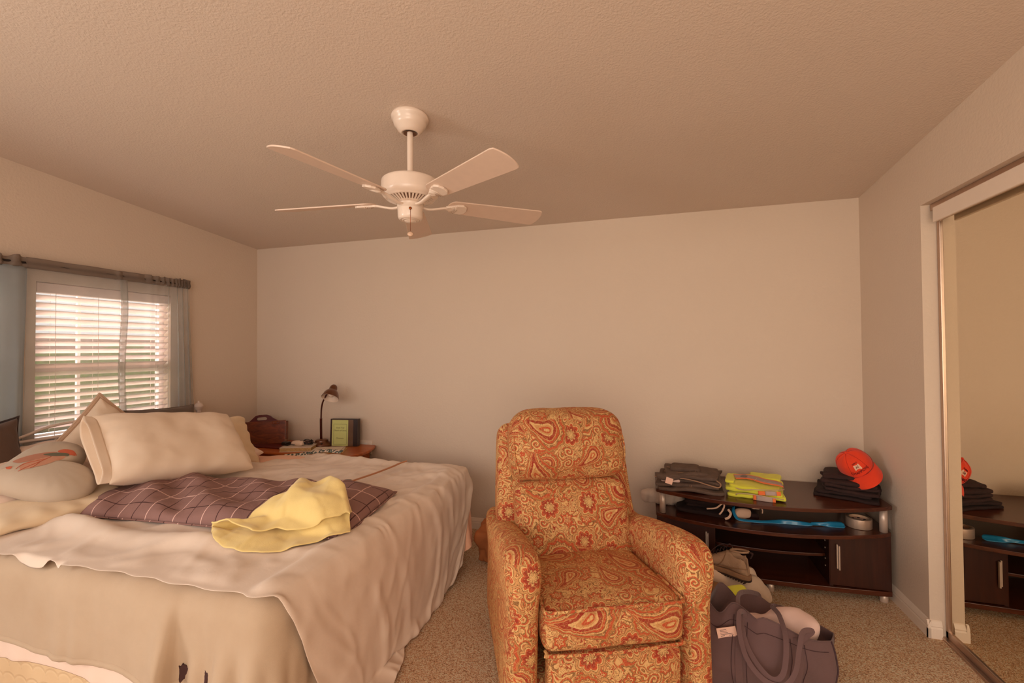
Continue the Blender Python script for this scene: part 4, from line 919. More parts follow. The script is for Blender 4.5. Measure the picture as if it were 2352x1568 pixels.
# pillows ---------------------------------------------------------------
def pillow_mesh(w, h, t, n=44, pinch=.05, noise=.01, seed=0, p=2.4, sag=0, wr=.006, heart=None, flange=0):
    u = np.linspace(-1, 1, n); U, Vv = np.meshgrid(u, u); U = np.sin(U*PI/2*.98)/math.sin(PI/2*.98); Vv = np.sin(Vv*PI/2*.98)/math.sin(PI/2*.98)
    x = U*w/2*(1-pinch*(1-Vv**2)*np.abs(U)**2); y = Vv*h/2*(1-pinch*(1-U**2)*np.abs(Vv)**2)
    if p == 2: x = U*np.sqrt(1-Vv**2/2)*w/2; y = Vv*np.sqrt(1-U**2/2)*h/2
    prof = (np.maximum(0, 1-U**4)*np.maximum(0, 1-Vv**4))**.42*(1-.12*(U**2+Vv**2)/2)
    out = []
    for sg in (1, -1):
        P = np.stack([x, y, 0*x+sg], -1); rad = .5*np.exp(-((1-np.maximum(np.abs(U), np.abs(Vv)))/.22)**2)
        ang = np.where(np.abs(U) > np.abs(Vv), y/h, x/w)*30
        z = sg*t/2*prof*(1+.15*fbm(P, 4, seed, 3))+sg*wr*rad*np.sin(ang+3*vnoise(P, 6, seed+3))*prof**.5*2+noise*fbm(P, 9, seed+5, 3)*prof-sag*(1-U**2)*(1-Vv**2)
        out.append(np.stack([x, y, z], -1))
    top, bot = out; N2 = n*n; V = np.concatenate([top.reshape(-1, 3), bot.reshape(-1, 3)]); F = grid_faces(n, n); F += [tuple(i+N2 for i in f[::-1]) for f in F]
    edge = [i for i in range(n)]+[j*n+n-1 for j in range(1, n)]+[(n-1)*n+i for i in range(n-2, -1, -1)]+[j*n for j in range(n-2, 0, -1)]
    V[[e+N2 for e in edge]] = V[edge]; L = len(edge)
    F += [(edge[k], edge[(k+1) % L], edge[(k+1) % L]+N2, edge[k]+N2)[::-1] for k in range(L)]
    return V, F, [V[e] for e in edge]
def weld(o):
    bm = bmesh.new(); bm.from_mesh(o.data); bmesh.ops.remove_doubles(bm, verts=bm.verts, dist=1e-6); bm.to_mesh(o.data); bm.free()
def pillow(name, label, cat, c, A, B, w, h, t, mat, **k):
    V, F, e = pillow_mesh(w, h, t, **k); mw = frame_mw(c, A, B); o = mesh_obj(name, V, F, mat, mw=mw); weld(o); subsurf(o); tag(o, label, cat); return o, e, mw
def child(name, vf, mat, parent, sub=0):
    o = mesh_obj(name, *vf, mat, parent); 
    if sub: subsurf(o, sub)
    return o
# standing against the headboard
o, e, mw = pillow('grey_cushion', 'olive grey cushion leaning on the headboard behind the big cream pillow', 'cushion', (.235, -1.02, .800), (0.0, 1, -.03), (-.12, 0, 1), .47, .40, .11, M['greyc'], seed=2)
child('flange', tube(e, .006, 6, True), M['greyc'], o)
o, e, mw = pillow('flanged_cushion', 'beige cushion standing on its corner in front of the blind', 'cushion', (.30, -1.40, .815), (-.12, .70, .70), (-.12, -.70, .70), .42, .42, .12, M['pillow'], seed=5)
fl = [];
for k in range(len(e)): v_ = np.array(e[k]); d_ = v_/np.linalg.norm(v_[:2]); fl.append((v_, v_*np.array([1.09, 1.09, 1])))
V = [p for ab in fl for p in ab]; L = len(fl); o2 = child('piped_flange', (V, [(2*i, 2*i+1, (2*i+3) % (2*L), (2*i+2) % (2*L)) for i in range(L)]), M['hem'], o); solid(o2, .008, 0)
child('edge_cord', tube([b for a, b in fl], .0055, 6, True), M['hem'], o)
o, e, mw = pillow('dark_cushion', 'dark brown cushion with black flange at the left edge of the photo', 'cushion', (.26, -1.975, .845), (-.1, .98, .06), (-.25, -.1, .95), .48, .36, .15, M['darkc'], seed=6, wr=.004, pinch=.14)
fl = [(np.array(v_), np.array(v_)*np.array([1.05, 1.07, 1])) for v_ in e]; V = [p for ab in fl for p in ab]; L = len(fl)
o2 = child('black_flange', (V, [(2*i, 2*i+1, (2*i+3) % (2*L), (2*i+2) % (2*L)) for i in range(L)]), M['blackc'], o); solid(o2, .010, 0)
pillow('flat_pillow', 'white pillow lying behind the heart-shaped cushion at the left edge', 'pillow', (.36, -1.82, .735), (.08, 1, .05), (-.92, .05, .36), .86, .52, .17, M['pillow_w'], seed=7, wr=.010)
pillow('under_pillow', 'ivory pillow underneath the big cream pillow', 'pillow', (.50, -1.12, .68), (.0, 1, .0), (-1, .0, .12), .90, .50, .17, M['pillow_w'], seed=8)
o, e, mw = pillow('ruffled_pillow', 'butter yellow pillow with gathered edge peeking out right of the big cream pillow', 'pillow', (.60, -1.03, .775), (.26, .96, -.10), (-.62, .2, .72), .66, .42, .15, M['pillow_y'], seed=9, wr=.014)
o, e, mw = pillow('cream_pillow', 'big cream pillow with a stitched open hem, leaning in the middle of the headboard', 'pillow', (.80, -1.345, .845), (.225, .965, -.115), (-.72, .24, .645), .72, .47, .19, M['pillow'], seed=12, n=56, wr=.005, pinch=.03, noise=.004)
# its open pillowcase hem on the near end
HN = []
for j in range(40):
    a = 2*PI*j/40
    for i in range(4):
        k = i/3; ww = 1+.02*k; HN.append((-.345-.050*k-.006*math.sin(3*a)*k, .222*ww*math.copysign(abs(math.sin(a))**.55, math.sin(a)), (.034+.010*k)*math.cos(a)+.006*math.sin(a*6)*k))
F = [(j*4+i, ((j+1) % 40)*4+i, ((j+1) % 40)*4+i+1, j*4+i+1) for j in range(40) for i in range(3)]; h_ = child('pillowcase_hem', (HN, F), M['pillow'], o, 1); solid(h_, .003, 0)
child('hem_stitching', tube([(-.262+.004*math.sin(k), y_, .0+(.19/2)*.66*(max(0, 1-(y_/.235)**4))**.42*1.03) for k, y_ in enumerate(np.linspace(-.215, .215, 40))], .0018, 5), M['hem'], o)
pillow('low_pillow', 'butter yellow pillow lying flat under the heart-shaped cushion', 'pillow', (.57, -1.85, .650), (.2, .97, .02), (-.97, .2, .02), .56, .66, .095, M['pillow_y'], seed=14, wr=.007, noise=.006)
# heart-shaped cushion with a printed motif
hn = 60
def heart_r(a):  # outline in polar form round (0,0), cleft along +x
    x = 16*math.sin(a)**3; y = 13*math.cos(a)-5*math.cos(2*a)-2*math.cos(3*a)-math.cos(4*a); return y, x
HO = np.array([heart_r(2*PI*k/96) for k in range(96)]); HO = HO/17*.235; HO[:, 0] = HO[:, 0]*1.05
def hz(px, py, s):  # thickness profile from radial factor s
    return .075*(max(0, 1-s**3.2))**.5
V = []; rings = 16
for sg in (1, -1):
    for r_ in range(rings+1):
        s = math.sin(r_/rings*PI/2)
        for k in range(96):
            cx_, cy_ = -.01, 0; x = cx_+(HO[k, 0]-cx_)*s; y = HO[k, 1]*s; V.append((x, y, sg*hz(x, y, s)+.004*math.sin(k*1.9)*s**6*(1-s)*6*sg))
n1 = (rings+1)*96; F = grid_faces(96, rings+1, wrapu=True, flip=True); F += [tuple(i+n1 for i in f[::-1]) for f in F]
hmw = frame_mw((.600, -1.850, .792), (.30, .94, .0), (-.80, .26, .46))
HT = mesh_obj('heart_cushion', V, F, M['heartc'], mw=hmw); weld(HT); subsurf(HT); tag(HT, 'pale grey heart-shaped cushion with a faded anatomical heart print', 'cushion')
def on_heart(x, y, lift=.0015):
    a = math.atan2(y, x+.01); 
    k = int(np.argmin(np.abs(np.angle(np.exp(1j*(np.arctan2(HO[:, 1], HO[:, 0]+.01)-a)))))); R_ = math.hypot(HO[k, 0]+.01, HO[k, 1]); s = min(.99, math.hypot(x+.01, y)/R_); return (x, y, hz(x, y, s)+lift)
def decal(name, poly, mat, lift=.0015, parent=HT):
    c = np.mean(poly, 0); V = [on_heart(*c, lift)]; m_ = 5; n = len(poly)
    for r_ in range(1, m_+1):
        for p in poly: q = c+(np.array(p)-c)*r_/m_; V.append(on_heart(q[0], q[1], lift))
    F = [(0, 1+k, 1+(k+1) % n) for k in range(n)]
    for r_ in range(m_-1): F += [(1+r_*n+k, 1+(r_+1)*n+k, 1+(r_+1)*n+(k+1) % n, 1+r_*n+(k+1) % n) for k in range(n)]
    mesh_obj(name, V, F, mat, parent)
def blob(c, rx, ry, rot=0, n=26, w=.12, sd=0): return [(c[0]+math.cos(rot)*rx*math.cos(a)*(1+w*math.sin(3*a+sd))-math.sin(rot)*ry*math.sin(a), c[1]+math.sin(rot)*rx*math.cos(a)+math.cos(rot)*ry*math.sin(a)*(1+w*math.cos(2*a+sd))) for a in np.linspace(0, 2*PI, n+1)[:-1]]
pr1, pr2, pr3, pr4 = (plain('faded print '+n_, c_, .9) for n_, c_ in (('rose', (186, 128, 104)), ('salmon', (202, 146, 118)), ('coral', (206, 104, 74)), ('sage green', (106, 104, 84))))
decal('printed_motif', blob((-.035, .045), .075, .026, .15, sd=1), pr1, .0015)
decal('printed_motif', blob((-.02, .0), .085, .026, .28, sd=2), pr2, .0015)
decal('printed_motif', blob((.085, .055), .036, .020, -.5, sd=3), pr3, .0015)
decal('printed_motif', blob((.045, .040), .046, .014, -.30, sd=5), pr4, .0025)
decal('printed_motif', blob((-.125, .0), .010, .010, .2, sd=2), pr3, .0015)
for ps in ([(.02, .03), (-.02, .005), (-.06, -.015), (-.10, -.035)], [(.0, .018), (-.04, .012), (-.075, .005), (-.105, -.018)], [(-.02, .005), (-.045, -.022), (-.06, -.030)]):
    mesh_obj('printed_vein', *tube([on_heart(p.x, p.y, .0022) for p in smooth_path([(a, b, 0) for a, b in ps], 6)], .0012, 5), pr3, HT)

# plaid body pillow ------------------------------------------------------
def plaid():
    n = NT('mauve plaid cotton'); s = n.new('ShaderNodeSeparateXYZ'); n.put(s.inputs[0], n.coord('UV')); wv = n.noise(n.coord(), 6, 2)[0]
    def ln(c, per, ph, w): f = n.m('FRACT', n.m('ADD', n.m('DIVIDE', c, per), ph)); return n.m('LESS_THAN', n.m('ABSOLUTE', n.m('SUBTRACT', f, .5)), w/per)
    X, Y = s.outputs[0], s.outputs[1]; base = n.mix(wv, rgb(156, 118, 110), rgb(134, 98, 92))
    dk = n.m('MAXIMUM', ln(X, .15, .0, .0022), ln(Y, .22, .15, .0028)); lt = n.m('MAXIMUM', ln(X, .15, .5, .0022), ln(Y, .22, .65, .0028))
    c = n.mix(dk, base, rgb(74, 40, 38)); c = n.mix(lt, c, rgb(226, 188, 176)); f2, _ = n.noise(n.coord(), 900, 1); h, _ = n.noise(n.coord(), 14, 4, .6, .8)
    n.set(Base_Color=c, Roughness=.85, Normal=n.bump(n.m('ADD', n.m('MULTIPLY', h, .5), n.m('MULTIPLY', f2, .04)), .6, .012)); return n.mat
M['plaid'] = plaid()
cor = [np.array(p) for p in ((.80, -1.885), (2.235, -1.775), (2.125, -1.165), (.56, -1.30))]       # near-head, near-foot, far-foot, far-head
nx, ny = 96, 44; u = np.linspace(0, 1, nx); v = np.linspace(0, 1, ny); U, Vv = np.meshgrid(u, v)
XY = (cor[0]*(1-U[..., None])*(1-Vv[..., None])+cor[1]*U[..., None]*(1-Vv[..., None])+cor[2]*U[..., None]*Vv[..., None]+cor[3]*(1-U[..., None])*Vv[..., None])
a, b = U*2-1, Vv*2-1; ctr = XY.mean((0, 1)); inn = (1-.05*(1-a**2)*b**2); XY[..., 1] = ctr[1]+(XY[..., 1]-ctr[1])*inn
prof = (np.maximum(0, 1-a**6)*np.maximum(0, 1-b**4))**.5; P0 = np.stack([XY[..., 0], XY[..., 1], 0*a], -1)
wr = .016*np.sin((XY[..., 0]*2.2+XY[..., 1]*3.2)*8+2.0*vnoise(P0, 3, 3))*np.clip(1.3-U*1.1, .1, 1)+.014*fbm(P0, 6, 31, 3)
edge = hf.z(XY[..., 0], XY[..., 1])*0+BT+.045
ZT = edge+.070*prof*(1+.25*fbm(P0, 3, 9, 2))+wr*prof; ZB = edge-.018*prof
V = np.concatenate([np.stack([XY[..., 0], XY[..., 1], z_], -1).reshape(-1, 3) for z_ in (ZT, ZB)]); N2 = nx*ny; F = grid_faces(nx, ny); F += [tuple(i+N2 for i in f[::-1]) for f in F]
uvp = np.stack([U*1.45, Vv*.62], -1).reshape(-1, 2); uvp = np.concatenate([uvp, uvp])
PL = mesh_obj('plaid_pillow', V, F, M['plaid'], uv=uvp, loc=tuple(V.mean(0))); weld(PL); subsurf(PL); tag(PL, 'long mauve-brown plaid pillow lying across the bed', 'pillow')
ep = [V[k] for k in [i for i in range(nx)]+[j*nx+nx-1 for j in range(1, ny)]+[(ny-1)*nx+i for i in range(nx-2, -1, -1)]+[j*nx for j in range(ny-2, 0, -1)]]
eo = mesh_obj('edge_seam', *tube(ep[::2], .004, 6, True), M['plaid'], PL, True, True); box_uv(eo)
hf.add(V[:N2], 1)
# yellow microfibre towel dropped over the plaid pillow ------------------
nu_, nv_ = 90, 60; uu, vv = np.meshgrid(np.linspace(0, 1, nu_), np.linspace(0, 1, nv_))
keyu = [0, .10, .25, .40, .52, .64, .76, .88, 1.0]
def kk(vals): return np.interp(uu, keyu, vals)
# near edge and far ridge of the towel along its length (x, y on the bed)
nxk, nyk = kk([1.745, 1.79, 1.87, 1.95, 2.03, 2.11, 2.17, 2.225, 2.245]), kk([-1.935, -1.965, -1.985, -1.985, -1.965, -1.905, -1.835, -1.775, -1.735])
fxk, fyk = kk([1.715, 1.755, 1.80, 1.875, 1.90, 1.965, 2.03, 2.12, 2.20]), kk([-1.90, -1.865, -1.80, -1.70, -1.60, -1.575, -1.575, -1.60, -1.66])
bk = kk([.5, .5, .42, .25, .30, .22, .18, .25, .5])                       # how far the upper flap comes back
w2 = np.where(vv < .5, vv*2, 1-(vv-.5)*2*(1-bk)); topl = np.clip((vv-.46)*14, 0, 1)
x_ = nxk*(1-w2)+fxk*w2; y_ = nyk*(1-w2)+fyk*w2; P0 = np.stack([x_, y_, topl], -1)
rid = kk([.012, .02, .035, .055, .080, .075, .095, .070, .03]); prof = np.sin(np.clip(w2, 0, 1)*PI/2)**1.6
z_ = hf.z(x_, y_)+.006+rid*prof*(.72+.28*topl)+topl*(.010+.016*np.sin(w2*PI))+.011*creases(P0, .55, 9, 5, .3)*(.4+topl)+.010*np.sin(uu*17+w2*4+2*topl)*prof
z_ -= .022*np.exp(-((uu-.45)/.05)**2)*prof*topl; z_ = np.maximum(z_, hf.z(x_, y_)+.004+.006*topl)
T_ = np.stack([x_+.006*vnoise(P0, 18, 3), y_+.006*vnoise(P0, 18, 4), z_], -1)
tag(cloth_obj('yellow_towel', T_, M['yellow'], .006, 1), 'crumpled pale yellow towel on the corner of the plaid pillow', 'towel')
# sticks poking out from beneath the plaid pillow
def zt(x, y): return float(hf.z(x, y))
pts = [(1.815, -1.25, .655), (1.83, -1.08, .650), (1.845, -.92, .645), (1.86, -.76, .645), (1.864, -.70, .647), (1.882, -.665, .652), (1.895, -.650, .655)]
tag(mesh_obj('wooden_stick', *tube(smooth_path(pts, 6), 0, 10, flat=(.013, .008), up=(0, 0, 1)), M['skin'], loc=(1.8, -.9, .62)), 'thin tan wooden stick with a bent tip poking out behind the plaid pillow', 'stick')
pts = [(1.68, -1.18), (1.735, -1.10), (1.76, -1.07), (1.775, -1.068), (1.775, -1.085), (1.755, -1.088)]
tag(mesh_obj('dark_wand', *tube(smooth_path([(x, y, zt(x, y)+.010) for i, (x, y) in enumerate(pts)], 6), .0035, 8), M['greyc'], loc=(1.7, -1.1, .62)), 'dark thin rod with a small loop end behind the plaid pillow', 'rod')
# patterned belt at the far edge of the bed
bp = [(.86, -.60), (.95, -.56), (1.05, -.545), (1.15, -.54), (1.25, -.55), (1.33, -.57)]
def beltm():
    n = NT('teal and cream patterned webbing'); v = n.new('ShaderNodeTexVoronoi'); n.put(v.inputs['Vector'], n.coord()); v.inputs['Scale'].default_value = 60
    n.set(Base_Color=n.ramp(v.outputs['Distance'], [(0, rgb(40, 44, 40)), (.35, rgb(96, 110, 100)), (.55, rgb(220, 196, 176))], 'CONSTANT'), Roughness=.7); return n.mat
tag(mesh_obj('patterned_strap', *tube(smooth_path([(x, y, zt(x, y)+.016+.006*math.sin(i*2)) for i, (x, y) in enumerate(bp)], 8), 0, 10, flat=(.034, .006), up=(0, -.5, 1)), beltm(), loc=(1.1, -.55, .62)), 'dark green and cream patterned strap along the far edge of the bed', 'strap')
# dark frilled scarf end under the fleece hem
nf = 60; X_ = np.zeros((8, nf, 3))
for j in range(8):
    for i in range(nf): X_[j, i] = (1.90+.30*i/(nf-1), -2.200-.008*math.sin(i*.9+j*.3)*(j/7), .350-.090*j/7+.01*(i/nf)+.005*math.sin(i*.8)+.003*math.sin(i*2.3))
def frill():
    n = NT('black and white striped frill'); s = n.new('ShaderNodeSeparateXYZ'); n.put(s.inputs[0], n.coord()); f = n.m('FRACT', n.m('ADD', n.m('MULTIPLY', s.outputs[0], 17), n.noise(n.coord(), 14, 2)[0]))
    n.set(Base_Color=n.mix(n.m('LESS_THAN', f, .32), rgb(64, 34, 30), rgb(176, 142, 130)), Roughness=.85); return n.mat
tag(cloth_obj('striped_frill', X_, frill(), .003, 0), 'dark brown and white striped frill hanging below the fleece hem', 'scarf')
# crumpled brown paper bag and black item behind the foot of the bed
V, F = rbox(.17, .12, .26, .03, 14, (0, 0, 0), .05, 9, 41); tag(mesh_obj('paper_bag', V+np.array([2.43, -.50, .135]), F, M['kraft'], loc=(2.43, -.50, 0)), 'crumpled brown paper bag on the carpet between bed and recliner', 'bag')
V, F = rbox(.30, .16, .10, .02, 10, (0, 0, 0), .01, 9, 42); tag(mesh_obj('black_pouch', V+np.array([2.42, -.26, .05]), F, M['black'], loc=(2.42, -.26, 0)), 'small black pouch on the floor behind the foot of the bed', 'pouch')

# ================================================================ THINGS ON THE TV STAND
TT = .530; ST = .382
def folded(name, label, cat, c, rot, w, d, layers, lt, mat, seed, group=None, taper=.06, skew=.02, noise=.012, sag=0):
    t = thing(name, label, cat, (c[0], c[1], c[2]), rot, group) if False else None
    parts = []
    for k in range(layers):
        def fn(q, k=k):
            x, y, z = q.T; n1 = vnoise(np.stack([x, y, 0*x+k*.31], -1), 7, seed+k)
            return np.stack([x+.020*vnoise(q, 8, seed+k+20), y+.020*vnoise(q, 8, seed+k+30), z+n1*lt*.45+.10*lt*np.sin(x*60+y*40+k*2+4*n1)-sag*(x/w*2)**2], 1)
        s_ = 1-taper*k/max(1, layers-1); V, F = rbox(w*s_, d*s_, lt*1.12, lt*.50, 12, (.0, .0, lt*.15), noise*.5, 9, seed+k, fn)
        V = V+np.array([skew*math.sin(seed+k*2.1), skew*math.cos(seed+k*1.7), lt*(k+.5)+.002]); parts.append((V, F))
    V, F = merge(*parts); mw = Matrix.Translation(c) @ Matrix.Rotation(rot, 4, 'Z')
    o = mesh_obj(name, V, F, mat, mw=mw); subsurf(o); return tag(o, label, cat, group)
# folded faded jeans (left end of the top board)
J = folded('folded_jeans', 'folded faded dark denim jeans on the left end of the television stand', 'jeans', (3.665, -.27, TT), -.10, .36, .34, 4, .0215, M['denim'], 3, taper=.12, sag=.0)
_jz = .022
jl = []
jl.append(tube(smooth_path([(-.205, -.06, .055), (-.15, -.115, .075), (-.06, -.14, .085), (.02, -.165, .085), (.11, -.195, .070), (.155, -.19, .060), (.165, -.15, .075), (.12, -.115, .095), (.02, -.10, .110), (-.08, -.085, .108), (-.15, -.05, .10)], 6), .0042, 6))
jl.append(tube(smooth_path([(-.14, .02, .112), (-.08, -.02, .122), (-.02, -.02, .124), (.0, .04, .124), (-.02, .10, .120)], 6), .003, 6))
mesh_obj('waistband_edge', *(lambda vf: ([(x, y, z*.82) for x, y, z in vf[0]], vf[1]))(merge(*jl)), M['stitch'], J)
st = [tube(smooth_path([(x_, -.165, .015), (x_+.002, -.172, .03), (x_, -.168, .052)], 4), .0012, 5) for x_ in (.0, .008)]+[tube(smooth_path([(.03, -.08, .124), (.035, 0, .126), (.04, .10, .124)], 5), .0014, 5)]
mesh_obj('seam_stitching', *(lambda vf: ([(x, y, z*.82) for x, y, z in vf[0]], vf[1]))(merge(*st)), M['stitch'], J)
V, F = rbox(.30, .05, .035, .017, 10, (0, 0, 0), .008, 14, 5, lambda q: np.stack([q[:, 0], q[:, 1]+.04*np.sin(q[:, 0]*9), q[:, 2]+.010*np.sin(q[:, 0]*21)], 1)); o = mesh_obj('waistband_roll', V+np.array([-.04, -.115, .078]), F, M['denim'], J); subsurf(o)
V, F = rbox(.17, .15, .04, .019, 10, (0, 0, 0), .014, 14, 6); o = mesh_obj('pocket_bulge', V+np.array([-.03, .02, .092]), F, M['denim'], J); subsurf(o)
V, F = boxg(-.020, .020, -.001, .001, -.018, .018); o = mesh_obj('care_tag', *xf((V, F), Matrix.Translation((-.115, -.178, .058)) @ Matrix.Rotation(.25, 4, 'Y') @ Matrix.Rotation(-.35, 4, 'X')), M['card'], J, False); o['label'] = 'white printed care tag'
V, F = rbox(.11, .06, .02, .009, 8, (0, 0, 0), .004, 12, 9); o = mesh_obj('lining', V+np.array([-.11, -.12, .052]), F, M['shirt'], J); o['label'] = 'white lining inside the open waistband'
# folded high visibility vest
VS = folded('safety_vest', 'folded yellow safety vest with orange and grey stripes on the television stand', 'vest', (4.015, -.335, TT), -.22, .30, .29, 3, .023, M['hivis'], 13, taper=.10, skew=.006)
def band(pts, w, mat, nm, t=.0025, up_=(0, -.55, .83)): o = mesh_obj(nm, *tube(smooth_path(pts, 6), 0, 10, flat=(w, t), up=up_), mat, VS); return o
b1 = [(-.105, -.02, .083), (-.05, -.005, .086), (.0, -.02, .087), (.05, -.05, .084), (.11, -.055, .081), (.14, -.05, .074)]
band(b1, .062, M['orange'], 'orange_band', .0026, (0, -.2, 1)); band([(x, y, z+.0022) for x, y, z in b1], .036, M['reflect'], 'reflective_band', .0026, (0, -.2, 1))
band([(-.062, -.03, .0905), (-.052, .0, .0905), (-.045, .03, .0905)], .03, M['greyc'], 'dark_patch', .002, (0, 0, 1))
b2 = [(.02, -.150, .040), (.075, -.156, .045), (.13, -.150, .050)]
band(b2, .022, M['orange'], 'orange_band', .003, (0, -1, .25)); band([(x-.02, y-.003, z) for x, y, z in b2[1:]], .024, M['reflect'], 'reflective_band', .003, (0, -1, .25))
b3 = [(-.005, -.158, .014), (.05, -.163, .014), (.105, -.160, .014)]
band(b3, .026, M['orange'], 'orange_band', .003, (0, -1, .15)); band([(x*.72+.015, y-.003, z) for x, y, z in b3], .0265, M['reflect'], 'reflective_band', .003, (0, -1, .15))
eg = [tube(smooth_path([(-.15, .13, .05), (-.155, 0, .075), (-.13, -.10, .06), (-.07, -.145, .045), (.0, -.15, .055), (.08, -.145, .062), (.14, -.10, .06), (.145, -.03, .05)], 6), .0032, 6),
      tube(smooth_path([(-.09, -.14, .005), (-.085, -.158, .022), (-.02, -.162, .030), (.06, -.165, .028), (.13, -.155, .022), (.15, -.12, .012)], 6), .0028, 6), tube(smooth_path([(.0, .02, .088), (.01, -.03, .088), (.0, -.06, .086)], 6), .0026, 6),
      tube(smooth_path([(.02, .06, .085), (.08, .09, .088), (.125, .05, .080), (.14, .0, .066), (.13, -.04, .055)], 6), .0032, 6)]
mesh_obj('binding_edge', *merge(*eg), M['vestedge'], VS)
V, F = rbox(.16, .13, .03, .014, 10, (0, 0, 0), .010, 14, 17); o = mesh_obj('upper_fold', V+np.array([.05, .06, .076]), F, M['hivis'], VS); subsurf(o)
V, F = rbox(.05, .18, .02, .009, 8, (0, 0, 0), .004, 14, 18); o = mesh_obj('side_fold', V+np.array([-.128, -.02, .072]), F, M['hivis'], VS); subsurf(o)
# dark jeans stacked at the right end
g_ = 'dark trousers stacked on the right end of the television stand'
zz = TT
for k, (w, d, ly, lt, dx, dy, rt, m_, lab) in enumerate(((.30, .30, 2, .016, -.0, -.02, -.42, 'denimb', 'bottom pair of folded black trousers in the stack under the orange cap'), (.27, .27, 2, .019, .02, -.02, -.30, 'denimd', 'middle pair of folded black jeans in the stack under the orange cap'), (.26, .22, 2, .022, .012, -.02, -.35, 'denimd', 'top pair of folded dark jeans directly beneath the orange cap'))):
    folded('folded_trousers', lab, 'trousers', (4.515+dx, -.215+dy, zz), rt, w, d, ly, lt, M[m_], 40+k*7, g_, taper=.05, skew=.008); zz += ly*lt+.001
# orange cap
_t = Vector((-.34, -.92, .21)).normalized(); _r = Vector((.94, -.34, 0)).normalized(); _z = _t.cross(_r).normalized(); _z = _z if _z.z > 0 else -_z
_L = _r*math.cos(.62)+_z*math.sin(.62); _m = -_r*math.sin(.62)+_z*math.cos(.62); _U = _m*math.cos(.72)+_t*math.sin(.72); _F = -_m*math.sin(.72)+_t*math.cos(.72)
cmw = Matrix.Identity(4)
for _i in range(3): cmw[_i][0] = _F[_i]; cmw[_i][1] = _L[_i]; cmw[_i][2] = _U[_i]
cmw.translation = (4.550, -.262, zz+.060); cmw = cmw @ Matrix.Scale(1.12, 4)
CP = bpy.data.objects.new('baseball_cap', None); COL.objects.link(CP); CP.empty_display_size = .05; CP.matrix_basis = cmw
tag(CP, 'orange baseball cap with dark lettering on top of the stack of dark jeans', 'cap')
def crown(th, ph):  # th around (0 = front, +x), ph 0 rim .. pi/2 top
    r = .078*math.cos(ph)**.72; dent = -.014*math.exp(-((th-PI)/.9)**2)*math.sin(2*ph)
    return ((r+dent)*math.cos(th)*1.16, (r+dent)*math.sin(th)*.98, .088*math.sin(ph)**.9-.012*math.exp(-((abs(th)-PI)/.8)**2)*math.sin(ph)+.002*math.sin(th*6))
V = [crown(2*PI*i/48, PI/2*j/16) for j in range(17) for i in range(48)]; o = mesh_obj('crown', V, grid_faces(48, 17, wrapu=True), M['cap'], CP); weld(o); solid(o, .002, -1); subsurf(o)
sm = [tube([tuple(Vector(crown(a, PI/2*j/16))*1.004) for j in range(1, 17)], .0007, 5) for a in np.arange(0, 6)*PI/3+PI/6]+[tube([tuple(Vector(crown(2*PI*i/48, .02))*1.004) for i in range(48)], .0013, 5, True)]
mesh_obj('panel_seams', *merge(*sm), M['caps'], CP)
mesh_obj('top_button', *[( [(p[0], p[1], p[2]) for p in lathe([(.0, .006), (.005, .004), (.0065, 0), (.005, -.002)], 14)[0]], lathe([(.0, .006), (.005, .004), (.0065, 0), (.005, -.002)], 14)[1])][0], M['cap'], CP).location = (0, 0, .088)
V = []; 
for j in range(9):
    for i in range(25):
        a = -1.32+2.64*i/24; t = j/8; r0 = .078*1.0; x = r0*math.cos(a)*1.16*(1-t)+t*(r0*1.16*math.cos(a)+.070*math.cos(a*.88)**.7 if abs(a*.88) < PI/2 else 0); y = r0*math.sin(a)*(.98+.02*t); V.append((x, y, .002-.020*t*t-.34*y*y/.078*(.35+t*.65)*1.0))
o = mesh_obj('brim', V, grid_faces(25, 9), M['cap'], CP); solid(o, .004, 0); subsurf(o)
def capmap(x, y, lift=.0016):  # x across the front, y up
    p = Vector(crown(-x/.083, max(.05, y/.088*1.1))); return tuple(p*(1+lift/.09))
def captext(s, size, x0, y0, mat, nm, sy=1.0):
    v_, f_ = text_mesh(s, size, .0003); mesh_obj(nm, [capmap(-(a+x0), b*sy+y0, .0022 if c > 0 else .0010) for a, b, c in v_], f_, mat, CP, False)
captext('CHAMPIONS', .0165, .0, .022, M['capd'], 'cap_lettering'); captext('SUPER LV', .0085, .0, .066, M['capd'], 'cap_lettering', 1.1)
fv = [(-.015, .036), (.013, .036), (.013, .033), (.017, .030), (.017, .058), (-.017, .058), (-.017, .030), (-.013, .036)]
flagp = [(-.018, .034), (-.010, .038), (.008, .036), (.010, .031), (.018, .031), (.017, .058), (.004, .056), (-.017, .059)]
V = [capmap(-a, b, .0016) for a, b in flagp]; mesh_obj('cap_badge', V+[capmap(0, .047, .0018)], [(k, (k+1) % 8, 8) for k in range(8)], M['capw'], CP, False)
v_, f_ = text_mesh('AS', .016, .0003); mesh_obj('badge_mark', [capmap(-a, b+.047, .0038 if c > 0 else .003) for a, b, c in v_], f_, M['capd'], CP, False)
